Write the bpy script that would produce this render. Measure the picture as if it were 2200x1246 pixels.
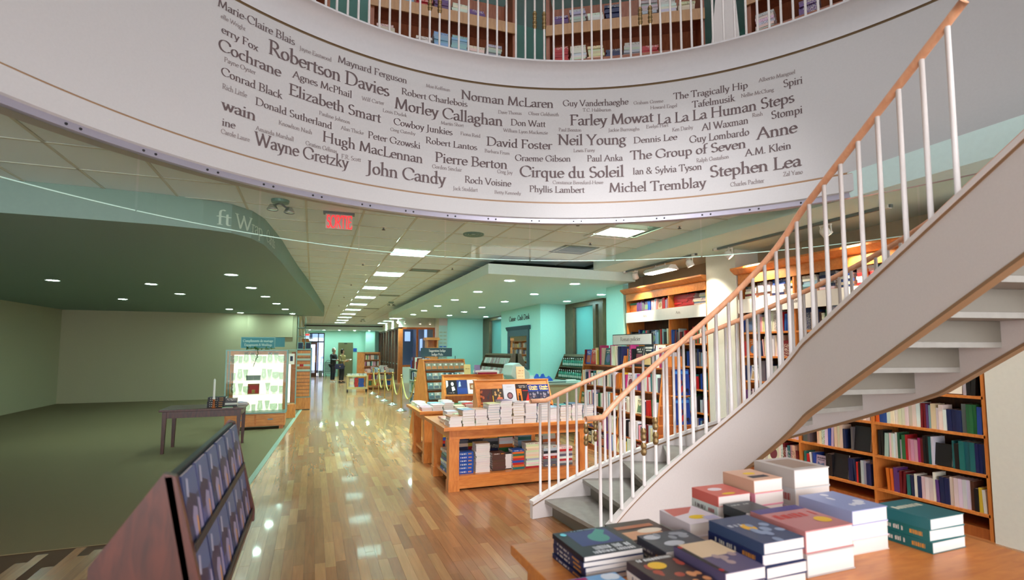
import bpy, math, random
from mathutils import Vector, Matrix
random.seed(7)
for o in list(bpy.data.objects): bpy.data.objects.remove(o)
S = bpy.context.scene
COL = S.collection
R = math.radians
# ------------------------------------------------------------------ camera
F_PX, PPX, PPY, EYE = 1116.0, 1100.0, 668.0, 1.65
TILT = R(4.3); YAW = math.atan(428/1116*math.cos(TILT))
cam = bpy.data.cameras.new('camera'); cam_o = bpy.data.objects.new('camera', cam); COL.objects.link(cam_o)
cam.sensor_fit = 'HORIZONTAL'; cam.sensor_width = 36; cam.lens = F_PX/2200*36
cam.shift_y = (PPY-623)/2200
cam.clip_start = .05; cam.clip_end = 200
cam.dof.use_dof = True; cam.dof.focus_distance = 7.5; cam.dof.aperture_fstop = 1.9
cam_o.location = (0, 0, EYE); cam_o.rotation_euler = (math.pi/2+TILT, 0, -YAW)
S.camera = cam_o
FW = Vector((math.sin(YAW)*math.cos(TILT), math.cos(YAW)*math.cos(TILT), math.sin(TILT)))
RT = Vector((math.cos(YAW), -math.sin(YAW), 0)); UP = RT.cross(FW)
EY = Vector((0, 0, EYE))
def ray(x, y): return FW+RT*((x-PPX)/F_PX)-UP*((y-PPY)/F_PX)
def project(p):
    d = Vector(p)-EY; z = d.dot(FW)
    if z < .05: return None
    return (PPX+F_PX*d.dot(RT)/z, PPY-F_PX*d.dot(UP)/z, z)
# ------------------------------------------------------------------ world, view
w = bpy.data.worlds.new('world'); S.world = w; w.use_nodes = True
w.node_tree.nodes['Background'].inputs[0].default_value = (.97, .97, 1.0, 1)
w.node_tree.nodes['Background'].inputs[1].default_value = 4.6
S.view_settings.view_transform = 'Standard'; S.view_settings.look = 'None'
S.view_settings.gamma = 1; S.view_settings.exposure = 0.32; S.view_settings.use_curve_mapping = False
# ------------------------------------------------------------------ helpers
def lin(c):
    return tuple(((v/255)/12.92 if v/255 <= .04045 else ((v/255+.055)/1.055)**2.4) for v in c)
MATS = {}
def base_mat(name):
    m = bpy.data.materials.new(name); m.use_nodes = True; MATS[name] = m
    nt = m.node_tree; b = nt.nodes['Principled BSDF']
    return m, nt, b
def N(nt, kind, **kw):
    n = nt.nodes.new('ShaderNode'+kind)
    for k, v in kw.items():
        if k.startswith('i_'): n.inputs[int(k[2:]) if k[2:].isdigit() else k[2:].replace('_', ' ')].default_value = v
        else: setattr(n, k, v)
    return n
def paint(name, c, rough=.6, metal=0, noise=.04, scale=30, bump=0, coat=0):
    m, nt, b = base_mat(name); c = lin(c); L = nt.links.new
    tc = N(nt, 'TexCoord'); nz = N(nt, 'TexNoise'); nz.inputs['Scale'].default_value = scale
    L(tc.outputs['Object'], nz.inputs['Vector'])
    mx = N(nt, 'MixRGB'); mx.inputs[1].default_value = tuple(v*(1-noise) for v in c)+(1,)
    mx.inputs[2].default_value = tuple(min(1, v*(1+noise)) for v in c)+(1,)
    L(nz.outputs['Fac'], mx.inputs[0]); L(mx.outputs[0], b.inputs['Base Color'])
    b.inputs['Roughness'].default_value = rough; b.inputs['Metallic'].default_value = metal
    if coat: b.inputs['Coat Weight'].default_value = coat
    if bump:
        bp = N(nt, 'Bump'); bp.inputs['Strength'].default_value = bump; L(nz.outputs['Fac'], bp.inputs['Height']); L(bp.outputs[0], b.inputs['Normal'])
    return m
def wood(name, c1, c2, rough=.35, scale=(6, 6, 1.2)):
    m, nt, b = base_mat(name); L = nt.links.new
    tc = N(nt, 'TexCoord'); mp = N(nt, 'Mapping'); mp.inputs['Scale'].default_value = scale
    nz = N(nt, 'TexNoise'); nz.inputs['Scale'].default_value = 5; nz.inputs['Detail'].default_value = 6; nz.inputs['Distortion'].default_value = .6
    cr = N(nt, 'ValToRGB'); cr.color_ramp.elements[0].position = .3; cr.color_ramp.elements[1].position = .72
    cr.color_ramp.elements[0].color = lin(c1)+(1,); cr.color_ramp.elements[1].color = lin(c2)+(1,)
    L(tc.outputs['Object'], mp.inputs[0]); L(mp.outputs[0], nz.inputs['Vector']); L(nz.outputs['Fac'], cr.inputs[0]); L(cr.outputs[0], b.inputs['Base Color'])
    b.inputs['Roughness'].default_value = rough
    return m
def glow(name, c, s):
    m, nt, b = base_mat(name); b.inputs['Base Color'].default_value = (.02, .02, .02, 1)
    b.inputs['Emission Color'].default_value = tuple(c)+(1,); b.inputs['Emission Strength'].default_value = s
    return m
def thin_glass(name, tint=(.93, .97, .95), gloss=.08, rough=.02):
    m, nt, b = base_mat(name); L = nt.links.new; nt.nodes.remove(b)
    out = nt.nodes['Material Output']; tr = N(nt, 'BsdfTransparent'); tr.inputs[0].default_value = tuple(tint)+(1,)
    gl = N(nt, 'BsdfGlossy'); gl.inputs['Roughness'].default_value = rough; gl.inputs[0].default_value = (1, 1, 1, 1)
    lw = N(nt, 'LayerWeight'); lw.inputs[0].default_value = .5; fr = N(nt, 'Math', operation='POWER'); fr.inputs[1].default_value = 4.; L(lw.outputs['Facing'], fr.inputs[0])
    ad = N(nt, 'Math', operation='ADD'); ad.inputs[1].default_value = gloss; ad.use_clamp = True
    mx = N(nt, 'MixShader'); L(fr.outputs[0], ad.inputs[0]); L(ad.outputs[0], mx.inputs[0]); L(tr.outputs[0], mx.inputs[1]); L(gl.outputs[0], mx.inputs[2]); L(mx.outputs[0], out.inputs[0])
    return m
def tinted(name, src, rough=.5, grain=0., coat=0, band=0., spec=.5):
    """material whose colour comes from the object colour ('obj') or the colour attribute ('attr')"""
    m, nt, b = base_mat(name); L = nt.links.new
    if src == 'obj': s = N(nt, 'ObjectInfo').outputs['Color']
    else:
        a = N(nt, 'Attribute'); a.attribute_name = 'col'; s = a.outputs['Color']
    tc = N(nt, 'TexCoord')
    if grain:
        mp = N(nt, 'Mapping'); mp.inputs['Scale'].default_value = (16, 1.3, 4)
        ge = N(nt, 'NewGeometry'); L(ge.outputs['Position'], mp.inputs[0])
        nz = N(nt, 'TexNoise'); nz.inputs['Scale'].default_value = 2.0; nz.inputs['Detail'].default_value = 1.5; nz.inputs['Distortion'].default_value = .8
        L(mp.outputs[0], nz.inputs['Vector'])
        mr = N(nt, 'MapRange'); mr.inputs[1].default_value = .3; mr.inputs[2].default_value = .75; mr.inputs[3].default_value = 1-grain; mr.inputs[4].default_value = 1+grain
        L(nz.outputs['Fac'], mr.inputs[0])
        mu = N(nt, 'VectorMath', operation='SCALE'); L(s, mu.inputs[0]); L(mr.outputs[0], mu.inputs['Scale']); s = mu.outputs[0]
    if band:
        # a printed title block: light or dark marks inside a random band of the cover
        oi = N(nt, 'ObjectInfo'); sx = N(nt, 'SeparateXYZ'); L(tc.outputs['Generated'], sx.inputs[0])
        mp = N(nt, 'Mapping'); mp.inputs['Scale'].default_value = (9, 22, 3); L(tc.outputs['Generated'], mp.inputs[0])
        av = N(nt, 'VectorMath', operation='ADD'); L(mp.outputs[0], av.inputs[0]); cm = N(nt, 'CombineXYZ')
        ml = N(nt, 'Math', operation='MULTIPLY'); ml.inputs[1].default_value = 90; L(oi.outputs['Random'], ml.inputs[0]); L(ml.outputs[0], cm.inputs[0]); L(cm.outputs[0], av.inputs[1])
        nz = N(nt, 'TexNoise'); nz.inputs['Scale'].default_value = 1.3; nz.inputs['Detail'].default_value = 1; L(av.outputs[0], nz.inputs['Vector'])
        gt = N(nt, 'Math', operation='GREATER_THAN'); gt.inputs[1].default_value = .56; L(nz.outputs['Fac'], gt.inputs[0])
        ba = N(nt, 'MapRange'); ba.inputs[1].default_value = 4.6; ba.inputs[2].default_value = .34; L(sx.outputs['Y'], ba.inputs[0])
        bb = N(nt, 'MapRange'); bb.inputs[1].default_value = .80; bb.inputs[2].default_value = .76; L(sx.outputs['Y'], bb.inputs[0])
        m1 = N(nt, 'Math', operation='MULTIPLY'); L(ba.outputs[0], m1.inputs[0]); L(bb.outputs[0], m1.inputs[1])
        m2 = N(nt, 'Math', operation='MULTIPLY'); L(m1.outputs[0], m2.inputs[0]); L(gt.outputs[0], m2.inputs[1])
        m3 = N(nt, 'Math', operation='MULTIPLY'); m3.inputs[1].default_value = band; sp_ = N(nt, 'Math', operation='LESS_THAN'); sp_.inputs[1].default_value = .012; L(sx.outputs['X'], sp_.inputs[0]); m4 = N(nt, 'Math', operation='MULTIPLY'); L(m2.outputs[0], m4.inputs[0]); L(sp_.outputs[0], m4.inputs[1]); L(m4.outputs[0], m3.inputs[0])
        bw = N(nt, 'RGBToBW'); L(s, bw.inputs[0]); th = N(nt, 'Math', operation='LESS_THAN'); th.inputs[1].default_value = .32; L(bw.outputs[0], th.inputs[0])
        tcx = N(nt, 'MixRGB'); tcx.inputs[1].default_value = (.10, .07, .10, 1); tcx.inputs[2].default_value = (.85, .8, .66, 1); L(th.outputs[0], tcx.inputs[0])
        mx = N(nt, 'MixRGB'); L(m3.outputs[0], mx.inputs[0]); L(s, mx.inputs[1]); L(tcx.outputs[0], mx.inputs[2]); s = mx.outputs[0]
    L(s, b.inputs['Base Color']); b.inputs['Roughness'].default_value = rough
    b.inputs['Specular IOR Level'].default_value = spec
    if coat: b.inputs['Coat Weight'].default_value = coat; b.inputs['Coat Roughness'].default_value = .05
    return m

class MB:
    def __init__(s): s.v = []; s.f = []; s.c = []
    def face(s, pts, col=None):
        n = len(s.v); s.v += [tuple(p) for p in pts]; s.f.append(tuple(range(n, n+len(pts)))); s.c.append(col); return s
    def box(s, x0, x1, y0, y1, z0, z1, col=None, M=None):
        p = [(x0, y0, z0), (x1, y0, z0), (x1, y1, z0), (x0, y1, z0), (x0, y0, z1), (x1, y0, z1), (x1, y1, z1), (x0, y1, z1)]
        if M is not None: p = [tuple(M @ Vector(q)) for q in p]
        n = len(s.v); s.v += p
        for q in ((0, 3, 2, 1), (4, 5, 6, 7), (0, 1, 5, 4), (1, 2, 6, 5), (2, 3, 7, 6), (3, 0, 4, 7)): s.f.append(tuple(n+i for i in q)); s.c.append(col)
        return s
    def prism(s, poly, a, b, axis='y', M=None):
        def P(u, v, t): return {'y': (u, t, v), 'x': (t, u, v), 'z': (u, v, t)}[axis]
        k = len(poly); n = len(s.v); pts = [P(u, v, a) for u, v in poly]+[P(u, v, b) for u, v in poly]
        if M is not None: pts = [tuple(M @ Vector(q)) for q in pts]
        s.v += pts; s.f.append(tuple(n+i for i in range(k))); s.f.append(tuple(n+k+i for i in range(k-1, -1, -1))); s.c += [None, None]
        for i in range(k): j = (i+1) % k; s.f.append((n+i, n+k+i, n+k+j, n+j)); s.c.append(None)
        return s
    def lathe(s, prof, n=16, c=(0, 0, 0), a0=0, a1=360, closed=None, axis='z'):
        full = abs(a1-a0) >= 359.9; m = n if full else n+1; k = len(prof); b = len(s.v)
        for i in range(m):
            a = R(a0+(a1-a0)*i/n)
            for r, z in prof:
                p = (r*math.cos(a), r*math.sin(a), z)
                if axis == 'y': p = (p[0], -p[2], p[1])
                if axis == 'x': p = (p[2], p[0], p[1])
                s.v.append((c[0]+p[0], c[1]+p[1], c[2]+p[2]))
        for i in range(n):
            j = (i+1) % m
            for q in range(k-1): s.f.append((b+i*k+q, b+j*k+q, b+j*k+q+1, b+i*k+q+1)); s.c.append(None)
        return s
    def tube(s, pts, r, n=8, cap=True):
        pts = [Vector(p) for p in pts]; b = len(s.v); k = len(pts)
        rr = r if isinstance(r, (list, tuple)) else [r]*k
        for i, p in enumerate(pts):
            t = (pts[min(i+1, k-1)]-pts[max(i-1, 0)]).normalized()
            u = t.cross(Vector((0, 0, 1)))
            if u.length < .05: u = t.cross(Vector((1, 0, 0)))
            u.normalize(); v = t.cross(u)
            for j in range(n):
                a = 2*math.pi*j/n; s.v.append(tuple(p+u*(rr[i]*math.cos(a))+v*(rr[i]*math.sin(a))))
        for i in range(k-1):
            for j in range(n): q = (j+1) % n; s.f.append((b+i*n+j, b+i*n+q, b+(i+1)*n+q, b+(i+1)*n+j)); s.c.append(None)
        if cap:
            s.f.append(tuple(b+j for j in range(n))); s.f.append(tuple(b+(k-1)*n+j for j in range(n-1, -1, -1))); s.c += [None, None]
        return s
    def mesh(s, name, m=None, smooth=False):
        me = bpy.data.meshes.new(name); me.from_pydata(s.v, [], s.f); me.update()
        if any(c is not None for c in s.c):
            at = me.color_attributes.new('col', 'FLOAT_COLOR', 'CORNER'); i = 0; vals = []
            for f, c in zip(s.f, s.c): vals += list((c or (.5, .5, .5))+(1,))*len(f)
            at.data.foreach_set('color', vals)
        if m is not None: me.materials.append(MATS[m] if isinstance(m, str) else m)
        if smooth: me.polygons.foreach_set('use_smooth', [True]*len(me.polygons))
        return me
    def build(s, name, m, parent=None, smooth=False, bevel=0, color=None):
        o = bpy.data.objects.new(name, s.mesh(name, m, smooth)); COL.objects.link(o)
        if parent is not None: o.parent = parent
        if bevel: bv = o.modifiers.new('b', 'BEVEL'); bv.width = bevel; bv.segments = 2; bv.limit_method = 'ANGLE'
        if color is not None: o.color = tuple(color)+(1,)
        return o
def box(*a): return MB().box(*a)
def tag(o, label, cat, group=None, kind=None):
    if label: o['label'] = label
    if cat: o['category'] = cat
    if group: o['group'] = group
    if kind: o['kind'] = kind
    return o
def thing(name, label, cat, loc=(0, 0, 0), rz=0, group=None):
    o = bpy.data.objects.new(name, None); COL.objects.link(o); o.empty_display_size = .1
    o.location = loc; o.rotation_euler = (0, 0, rz); return tag(o, label, cat, group)
def struct(o): o['kind'] = 'structure'; return o
def dup(root, loc, rz=None, label=None, group=None, color=None):
    r = root.copy(); COL.objects.link(r); r.location = loc
    if rz is not None: r.rotation_euler = (0, 0, rz)
    if label: r['label'] = label
    if group: r['group'] = group
    if color: r.color = tuple(color)+(1,)
    for ch in root.children:
        c = ch.copy(); COL.objects.link(c); c.parent = r
        if color: c.color = tuple(color)+(1,)
        for g in ch.children:
            d = g.copy(); COL.objects.link(d); d.parent = c
    return r
# ------------------------------------------------------------------ materials
paint('drum_white', (190, 187, 186), .65, bump=.05, scale=60)
paint('drum_trim', (202, 199, 200), .5)
paint('groove', (120, 98, 70), .7)
paint('letter', (96, 80, 80), .7)
paint('letter_small', (134, 122, 120), .7)
paint('letter_pale', (196, 214, 202), .6)
paint('channel', (182, 176, 190), .35, .5)
paint('dark', (28, 26, 30), .5)
paint('black', (14, 14, 17), .45)
paint('louvre', (150, 156, 152), .35, .3)
paint('tee', (206, 210, 196), .5)
paint('tile', (230, 244, 246), .9, noise=.03, scale=300, bump=.08)
paint('grid', (120, 124, 108), .6)
paint('soffit', (212, 238, 234), .7)
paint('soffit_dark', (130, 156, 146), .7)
paint('mint', (176, 232, 222), .7)
paint('cream_wall', (226, 226, 214), .7)
paint('beige', (172, 168, 138), .75)
paint('tan_wall', (170, 156, 130), .75)
paint('white', (236, 234, 230), .45)
paint('white_enamel', (232, 224, 220), .35)
paint('stringer', (220, 212, 208), .5, scale=90)
paint('tread', (150, 146, 138), .55, noise=.16, scale=14)
paint('brass', (196, 160, 96), .25, .9)
paint('gold_old', (150, 124, 84), .35, .7)
paint('chrome', (200, 205, 205), .2, .9)
paint('grey_metal', (120, 130, 132), .4, .6)
paint('green_metal', (122, 158, 150), .4, .2)
paint('teal_sign', (60, 122, 132), .6)
paint('slate_sign', (52, 78, 88), .6)
paint('carpet', (122, 108, 76), .95, noise=.14, scale=220, bump=.3)
paint('carpet_trim', (150, 168, 152), .6)
paint('subfloor', (88, 60, 36), .8)
paint('page', (226, 216, 210), .85, noise=.06, scale=120)
paint('red', (188, 30, 34), .5); paint('yellow', (240, 190, 40), .5); paint('blue', (40, 90, 190), .7, scale=8, noise=.2)
paint('navy', (22, 30, 60), .5); paint('denim', (30, 32, 44), .8); paint('tan_jacket', (150, 132, 84), .85)
paint('skin', (190, 140, 112), .6); paint('hair', (40, 30, 26), .7); paint('hair_grey', (150, 140, 128), .8)
paint('leaf', (44, 92, 46), .6, noise=.3, scale=9)
paint('stone', (118, 112, 100), .6)
paint('rope', (186, 170, 104), .8, noise=.2, scale=80)
paint('counter_top', (176, 196, 186), .4); paint('counter_front', (196, 188, 150), .6)
paint('monitor', (200, 214, 206), .5)
paint('bottle', (52, 132, 112), .12, coat=.6)
paint('elevator', (120, 122, 92), .4, .5)
paint('tan_edge', (150, 116, 84), .5)
wood('cherry', (196, 112, 48), (222, 142, 70)); wood('cherry_h', (196, 112, 48), (222, 142, 70), scale=(1.2, 6, 6))
wood('cherry_dark', (150, 78, 34), (182, 104, 50)); wood('walnut', (62, 36, 22), (96, 58, 34)); wood('mahogany', (58, 26, 18), (92, 42, 28))
wood('gallery_wood', (150, 84, 56), (178, 108, 74)); wood('gallery_pale', (190, 140, 92), (206, 158, 108)); wood('oak_pale', (196, 170, 110), (214, 190, 132)); wood('bronze_wood', (80, 62, 40), (112, 88, 58))
wood('rail', (214, 150, 112), (230, 172, 134), .3)
tinted('cover', 'obj', .32, band=.75); tinted('cover_plain', 'obj', .42, spec=.3); tinted('plank', 'obj', .27, grain=.11, coat=.32)
tinted('cover_far', 'attr', .4); tinted('plank_far', 'attr', .27, grain=.11, coat=.32)
thin_glass('glass', (.95, .98, .96), .012); thin_glass('ware', (.84, .91, .87), .07, .12); thin_glass('window', (.75, .85, .88), .12)
paint('glass_edge', (190, 225, 210), .2)
m, nt, b = base_mat('mirror'); b.inputs['Base Color'].default_value = (.85, .9, .88, 1); b.inputs['Metallic'].default_value = 1; b.inputs['Roughness'].default_value = .03
GREEN = (.60, 1.0, .93)
glow('lamp', GREEN, 200); glow('down', (.56, 1.0, .97), 150); glow('down_left', (.66, 1.0, .86), 150); glow('big_lamp', (.86, 1.0, .92), 170)
glow('case_glow', (1.0, .96, .72), 1.25); glow('exit_red', (1, .015, .025), 1.5); glow('street', (.45, .55, 1.0), 1.6); glow('street_dim', (.35, .5, .75), .5)
glow('spot_glow', (1, .84, .62), 40); glow('added_glow', (.98, .96, 1.0), 1.3)
glow('lit_sign', (.9, .95, 1.0), 1.2)
paint('exit_face', (196, 178, 170), .5)
paint('panel_pink', (206, 176, 168), .5)
glow('washer_glow', (1, .86, .66), 22)
# ------------------------------------------------------------------ broad-nib lettering
GL = {}
def _g(s):
    for ln in s.strip().split('\n'):
        ch, adv, st = ln.split(' ', 2); GL[ch] = (float(adv), [t.split() for t in st.split(';')])
_g('''A .78 l .06 0 .40 1;l .38 1 .72 0;l .17 .38 .60 .38;s .06 0;s .72 0
B .66 l .15 0 .15 1;l .05 1 .35 1;e .33 .76 .20 .24 90 -90;l .15 .52 .35 .52;e .34 .26 .24 .26 90 -90;l .05 0 .35 0
C .78 e .44 .5 .37 .5 42 318;l .71 .86 .74 .68
D .84 l .15 0 .15 1;l .05 1 .36 1;e .36 .5 .40 .5 90 -90;l .05 0 .36 0
E .64 l .15 0 .15 1;l .05 1 .55 1;l .55 1 .57 .84;l .15 .53 .46 .53;l .05 0 .57 0;l .57 0 .61 .18
F .58 l .15 0 .15 1;l .05 1 .53 1;l .53 1 .55 .84;l .15 .52 .44 .52;s .15 0
G .84 e .44 .5 .37 .5 42 318;l .71 .86 .74 .68;l .73 .42 .73 .1;s .73 .42
H .86 l .15 0 .15 1;l .71 0 .71 1;l .15 .53 .71 .53;s .15 0;s .15 1;s .71 0;s .71 1
I .32 l .16 0 .16 1;s .16 0;s .16 1
J .36 l .19 1 .19 -.02;e .05 -.02 .14 .22 0 -110;s .19 1
K .72 l .15 0 .15 1;l .15 .46 .56 1;l .27 .60 .66 0;s .15 0;s .15 1;s .57 1;s .68 0
L .60 l .15 0 .15 1;l .05 0 .55 0;l .55 0 .59 .18;s .15 1
M .94 l .12 0 .18 1;l .18 1 .47 .05;l .47 .05 .76 1;l .76 1 .82 0;s .12 0;s .82 0
N .84 l .15 0 .15 1;l .13 1 .70 0;l .70 0 .70 1;s .15 0;s .70 1;s .10 1
O .84 e .42 .5 .37 .5 0 360
P .60 l .15 0 .15 1;l .05 1 .32 1;e .31 .74 .23 .26 90 -90;l .15 .48 .31 .48;s .15 0
R .70 l .15 0 .15 1;l .05 1 .32 1;e .31 .74 .22 .26 90 -90;l .15 .48 .31 .48;l .32 .48 .64 0;s .15 0;s .67 0
S .54 e .27 .75 .18 .25 35 270;e .27 .26 .21 .26 90 -150
T .68 l .34 0 .34 1;l .05 1 .63 1;l .05 1 .03 .84;l .63 1 .65 .84;s .34 0
V .74 l .05 1 .37 0;l .37 0 .69 1;s .06 1;s .68 1
W 1.04 l .05 1 .30 0;l .30 0 .52 .92;l .49 1 .75 0;l .75 0 .99 1;s .06 1;s .98 1
Y .70 l .05 1 .35 .46;l .35 .46 .65 1;l .35 .5 .35 0;s .06 1;s .64 1;s .35 0
Z .62 l .08 1 .56 1;l .56 1 .06 0;l .06 0 .56 0;l .08 1 .06 .85;l .56 0 .59 .17
a .47 l .36 .42 .36 .07;e .21 .42 .15 .18 0 165;e .20 .16 .13 .16 70 360;l .22 .32 .36 .38;l .36 .06 .45 .02
b .54 l .12 .03 .12 1.06;e .27 .3 .20 .30 150 -150;l .03 1 .12 1.06
c .44 e .26 .3 .19 .30 45 315
d .55 l .42 0 .42 1.06;e .26 .3 .18 .30 40 320;l .33 1 .42 1.06;l .42 .02 .51 .02
e .46 e .25 .3 .19 .30 5 318;l .07 .34 .44 .34
f .32 l .14 0 .14 .82;e .27 .82 .13 .24 180 55;l .03 .58 .30 .58;s .14 0
g .48 e .22 .40 .15 .20 0 360;l .33 .54 .46 .58;e .18 .13 .09 .09 90 270;l .16 .05 .34 .02;e .23 -.15 .19 .16 70 -240
h .55 l .12 0 .12 1.06;e .27 .37 .16 .23 160 0;l .43 .38 .43 0;s .12 0;s .43 0;l .03 1 .12 1.06
i .26 l .13 0 .13 .6;d .13 .86;s .13 0;l .04 .54 .13 .6
k .50 l .12 0 .12 1.06;l .12 .25 .37 .58;l .20 .35 .44 0;s .12 0;s .46 0;s .38 .6
l .26 l .13 0 .13 1.06;s .13 0;l .04 1 .13 1.06
m .82 l .12 0 .12 .6;e .26 .38 .14 .22 160 0;l .40 .4 .40 0;e .54 .38 .14 .22 160 0;l .68 .4 .68 0;s .12 0;s .40 0;s .68 0;l .03 .54 .12 .6
n .55 l .12 0 .12 .6;e .27 .37 .16 .23 160 0;l .43 .38 .43 0;s .12 0;s .43 0;l .03 .54 .12 .6
o .50 e .25 .3 .19 .30 0 360
p .54 l .12 -.35 .12 .6;e .27 .3 .20 .30 150 -150;s .12 -.35;l .03 .54 .12 .6
q .54 l .42 -.35 .42 .58;e .26 .3 .18 .30 40 320;s .42 -.35
r .36 l .12 0 .12 .6;e .26 .40 .14 .20 160 50;s .12 0;l .03 .54 .12 .6
s .38 e .19 .45 .12 .15 40 270;e .19 .15 .14 .15 90 -150
t .31 l .14 .08 .14 .76;l .03 .58 .28 .58;e .23 .10 .09 .10 180 300
u .55 l .12 .6 .12 .2;e .27 .2 .15 .20 180 345;l .42 .6 .42 0;l .03 .58 .12 .6;l .33 .58 .42 .6;l .42 .02 .51 .02
v .48 l .05 .6 .24 0;l .24 0 .43 .6;s .06 .6;s .42 .6
w .70 l .05 .6 .22 0;l .22 0 .36 .56;l .33 .6 .50 0;l .50 0 .65 .6;s .06 .6;s .64 .6
x .48 l .07 .6 .41 0;l .07 0 .41 .6;s .07 0;s .41 0;s .08 .6;s .40 .6
y .48 l .05 .6 .25 .02;l .43 .6 .20 -.25;l .20 -.25 .06 -.33;s .06 .6;s .42 .6
z .43 l .06 .6 .38 .6;l .38 .6 .05 0;l .05 0 .39 0
- .30 l .05 .3 .25 .3
. .22 d .1 .05
é .46 e .25 .3 .19 .30 5 318;l .07 .34 .44 .34;l .20 .74 .32 .92
& .80 e .31 .78 .15 .20 -60 240;l .20 .68 .66 0;e .30 .26 .23 .26 110 330;l .48 .10 .66 .48
· .30 d .15 .33''')
GL['ç'] = GL['c']
def text_polys(txt, nib=.125, ang=24, thin=.035, seg=9, serif=True):
    ca, sa = math.cos(R(ang)), math.sin(R(ang)); hx = [(ca*nib/2*i-sa*thin/2*j, sa*nib/2*i+ca*thin/2*j) for i, j in ((-1, -1), (1, -1), (1, 1), (-1, 1))]
    def hull(P):
        P = sorted(set(P))
        def half(Q):
            h = []
            for p in Q:
                while len(h) > 1 and (h[-1][0]-h[-2][0])*(p[1]-h[-2][1])-(h[-1][1]-h[-2][1])*(p[0]-h[-2][0]) <= 1e-9: h.pop()
                h.append(p)
            return h[:-1]
        return half(P)+half(P[::-1])
    out = []; x = 0
    for ch in txt:
        if ch == ' ': x += .27; continue
        adv, st = GL[ch]
        for t in st:
            k = t[0]; a = [float(q) for q in t[1:]]; path = []
            if k == 'l': path = [(a[i], a[i+1]) for i in range(0, len(a), 2)]
            elif k == 'e':
                n = max(3, int(seg*abs(a[5]-a[4])/180)); path = [(a[0]+a[2]*math.cos(R(a[4]+(a[5]-a[4])*i/n)), a[1]+a[3]*math.sin(R(a[4]+(a[5]-a[4])*i/n))) for i in range(n+1)]
            elif k == 's':
                if serif: out.append([(x+a[0]-.12, a[1]-.022), (x+a[0]+.12, a[1]-.022), (x+a[0]+.12, a[1]+.022), (x+a[0]-.12, a[1]+.022)])
                continue
            elif k == 'd': out.append([(x+a[0]+.075*math.cos(q*math.pi/4), a[1]+.075*math.sin(q*math.pi/4)) for q in range(8)]); continue
            for p, q in zip(path, path[1:]):
                out.append([(x+u, v) for u, v in hull([(p[0]+h[0], p[1]+h[1]) for h in hx]+[(q[0]+h[0], q[1]+h[1]) for h in hx])])
        x += adv
    return out, x
def flat_text(txt, name, mat, origin, right, up, width, height, parent=None, off=.0, **kw):
    """lettering on a plane: origin = baseline start, right/up unit vectors"""
    P, W = text_polys(txt, **kw); o = Vector(origin); r = Vector(right).normalized(); u = Vector(up).normalized(); n = r.cross(u)
    mb = MB()
    for j, p in enumerate(P): mb.face([o+r*(x/W*width)+u*(y*height)+n*(off+(j % 12)*5e-5) for x, y in p])
    return mb.build(name, mat, parent)
# ------------------------------------------------------------------ the rotunda
CX, CY, RAD = 1.33, 1.70, 3.68
def on_drum(x, y, rad=RAD):
    d = ray(x, y); a = d.x**2+d.y**2; b = -2*(CX*d.x+CY*d.y); c = CX*CX+CY*CY-rad*rad
    t = (-b+math.sqrt(b*b-4*a*c))/(2*a); p = EY+d*t
    return math.atan2(p.y-CY, p.x-CX), p.z
A0, A1, SEG = -70, 250, 160
def ring(name, prof, mat, parent=None, smooth=True, n=SEG):
    o = MB().lathe(prof, n, (CX, CY, 0), A0, A1).build(name, mat, parent, False)
    if smooth:
        o.data.polygons.foreach_set('use_smooth', [True]*len(o.data.polygons))
        e = o.modifiers.new('e', 'EDGE_SPLIT'); e.split_angle = R(25)
    return o
drum = struct(ring('wall_drum', [(3.95, 3.11), (3.66, 3.11), (3.64, 3.12), (3.64, 3.275), (3.645, 3.285), (3.665, 3.29), (3.67, 3.30), (3.68, 3.31), (3.68, 4.615)], 'drum_white'))
drum['label'] = 'round off-white drum wall printed with rows of names'
ring('groove_line', [(3.68, 4.615), (3.69, 4.62), (3.69, 4.634), (3.675, 4.638)], 'groove', drum)
ring('groove_line', [(3.643, 3.276), (3.6435, 3.2855), (3.664, 3.291), (3.664, 3.2995), (3.6785, 3.3095)], 'tan_edge', drum)
prof = [(3.675, 4.638), (3.672, 4.74)]
for i in range(9):
    a = R(90*i/8); prof.append((3.672-.105*(1-math.cos(a)), 4.745+.135*math.sin(a)))
prof += [(3.55, 4.882), (3.55, 4.90), (3.80, 4.90)]
ring('cornice', prof, 'drum_trim', drum)
ch = ring('glass_channel', [(3.66, 3.11), (3.655, 3.062), (3.69, 3.055), (3.70, 3.11)], 'channel', drum)
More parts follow.
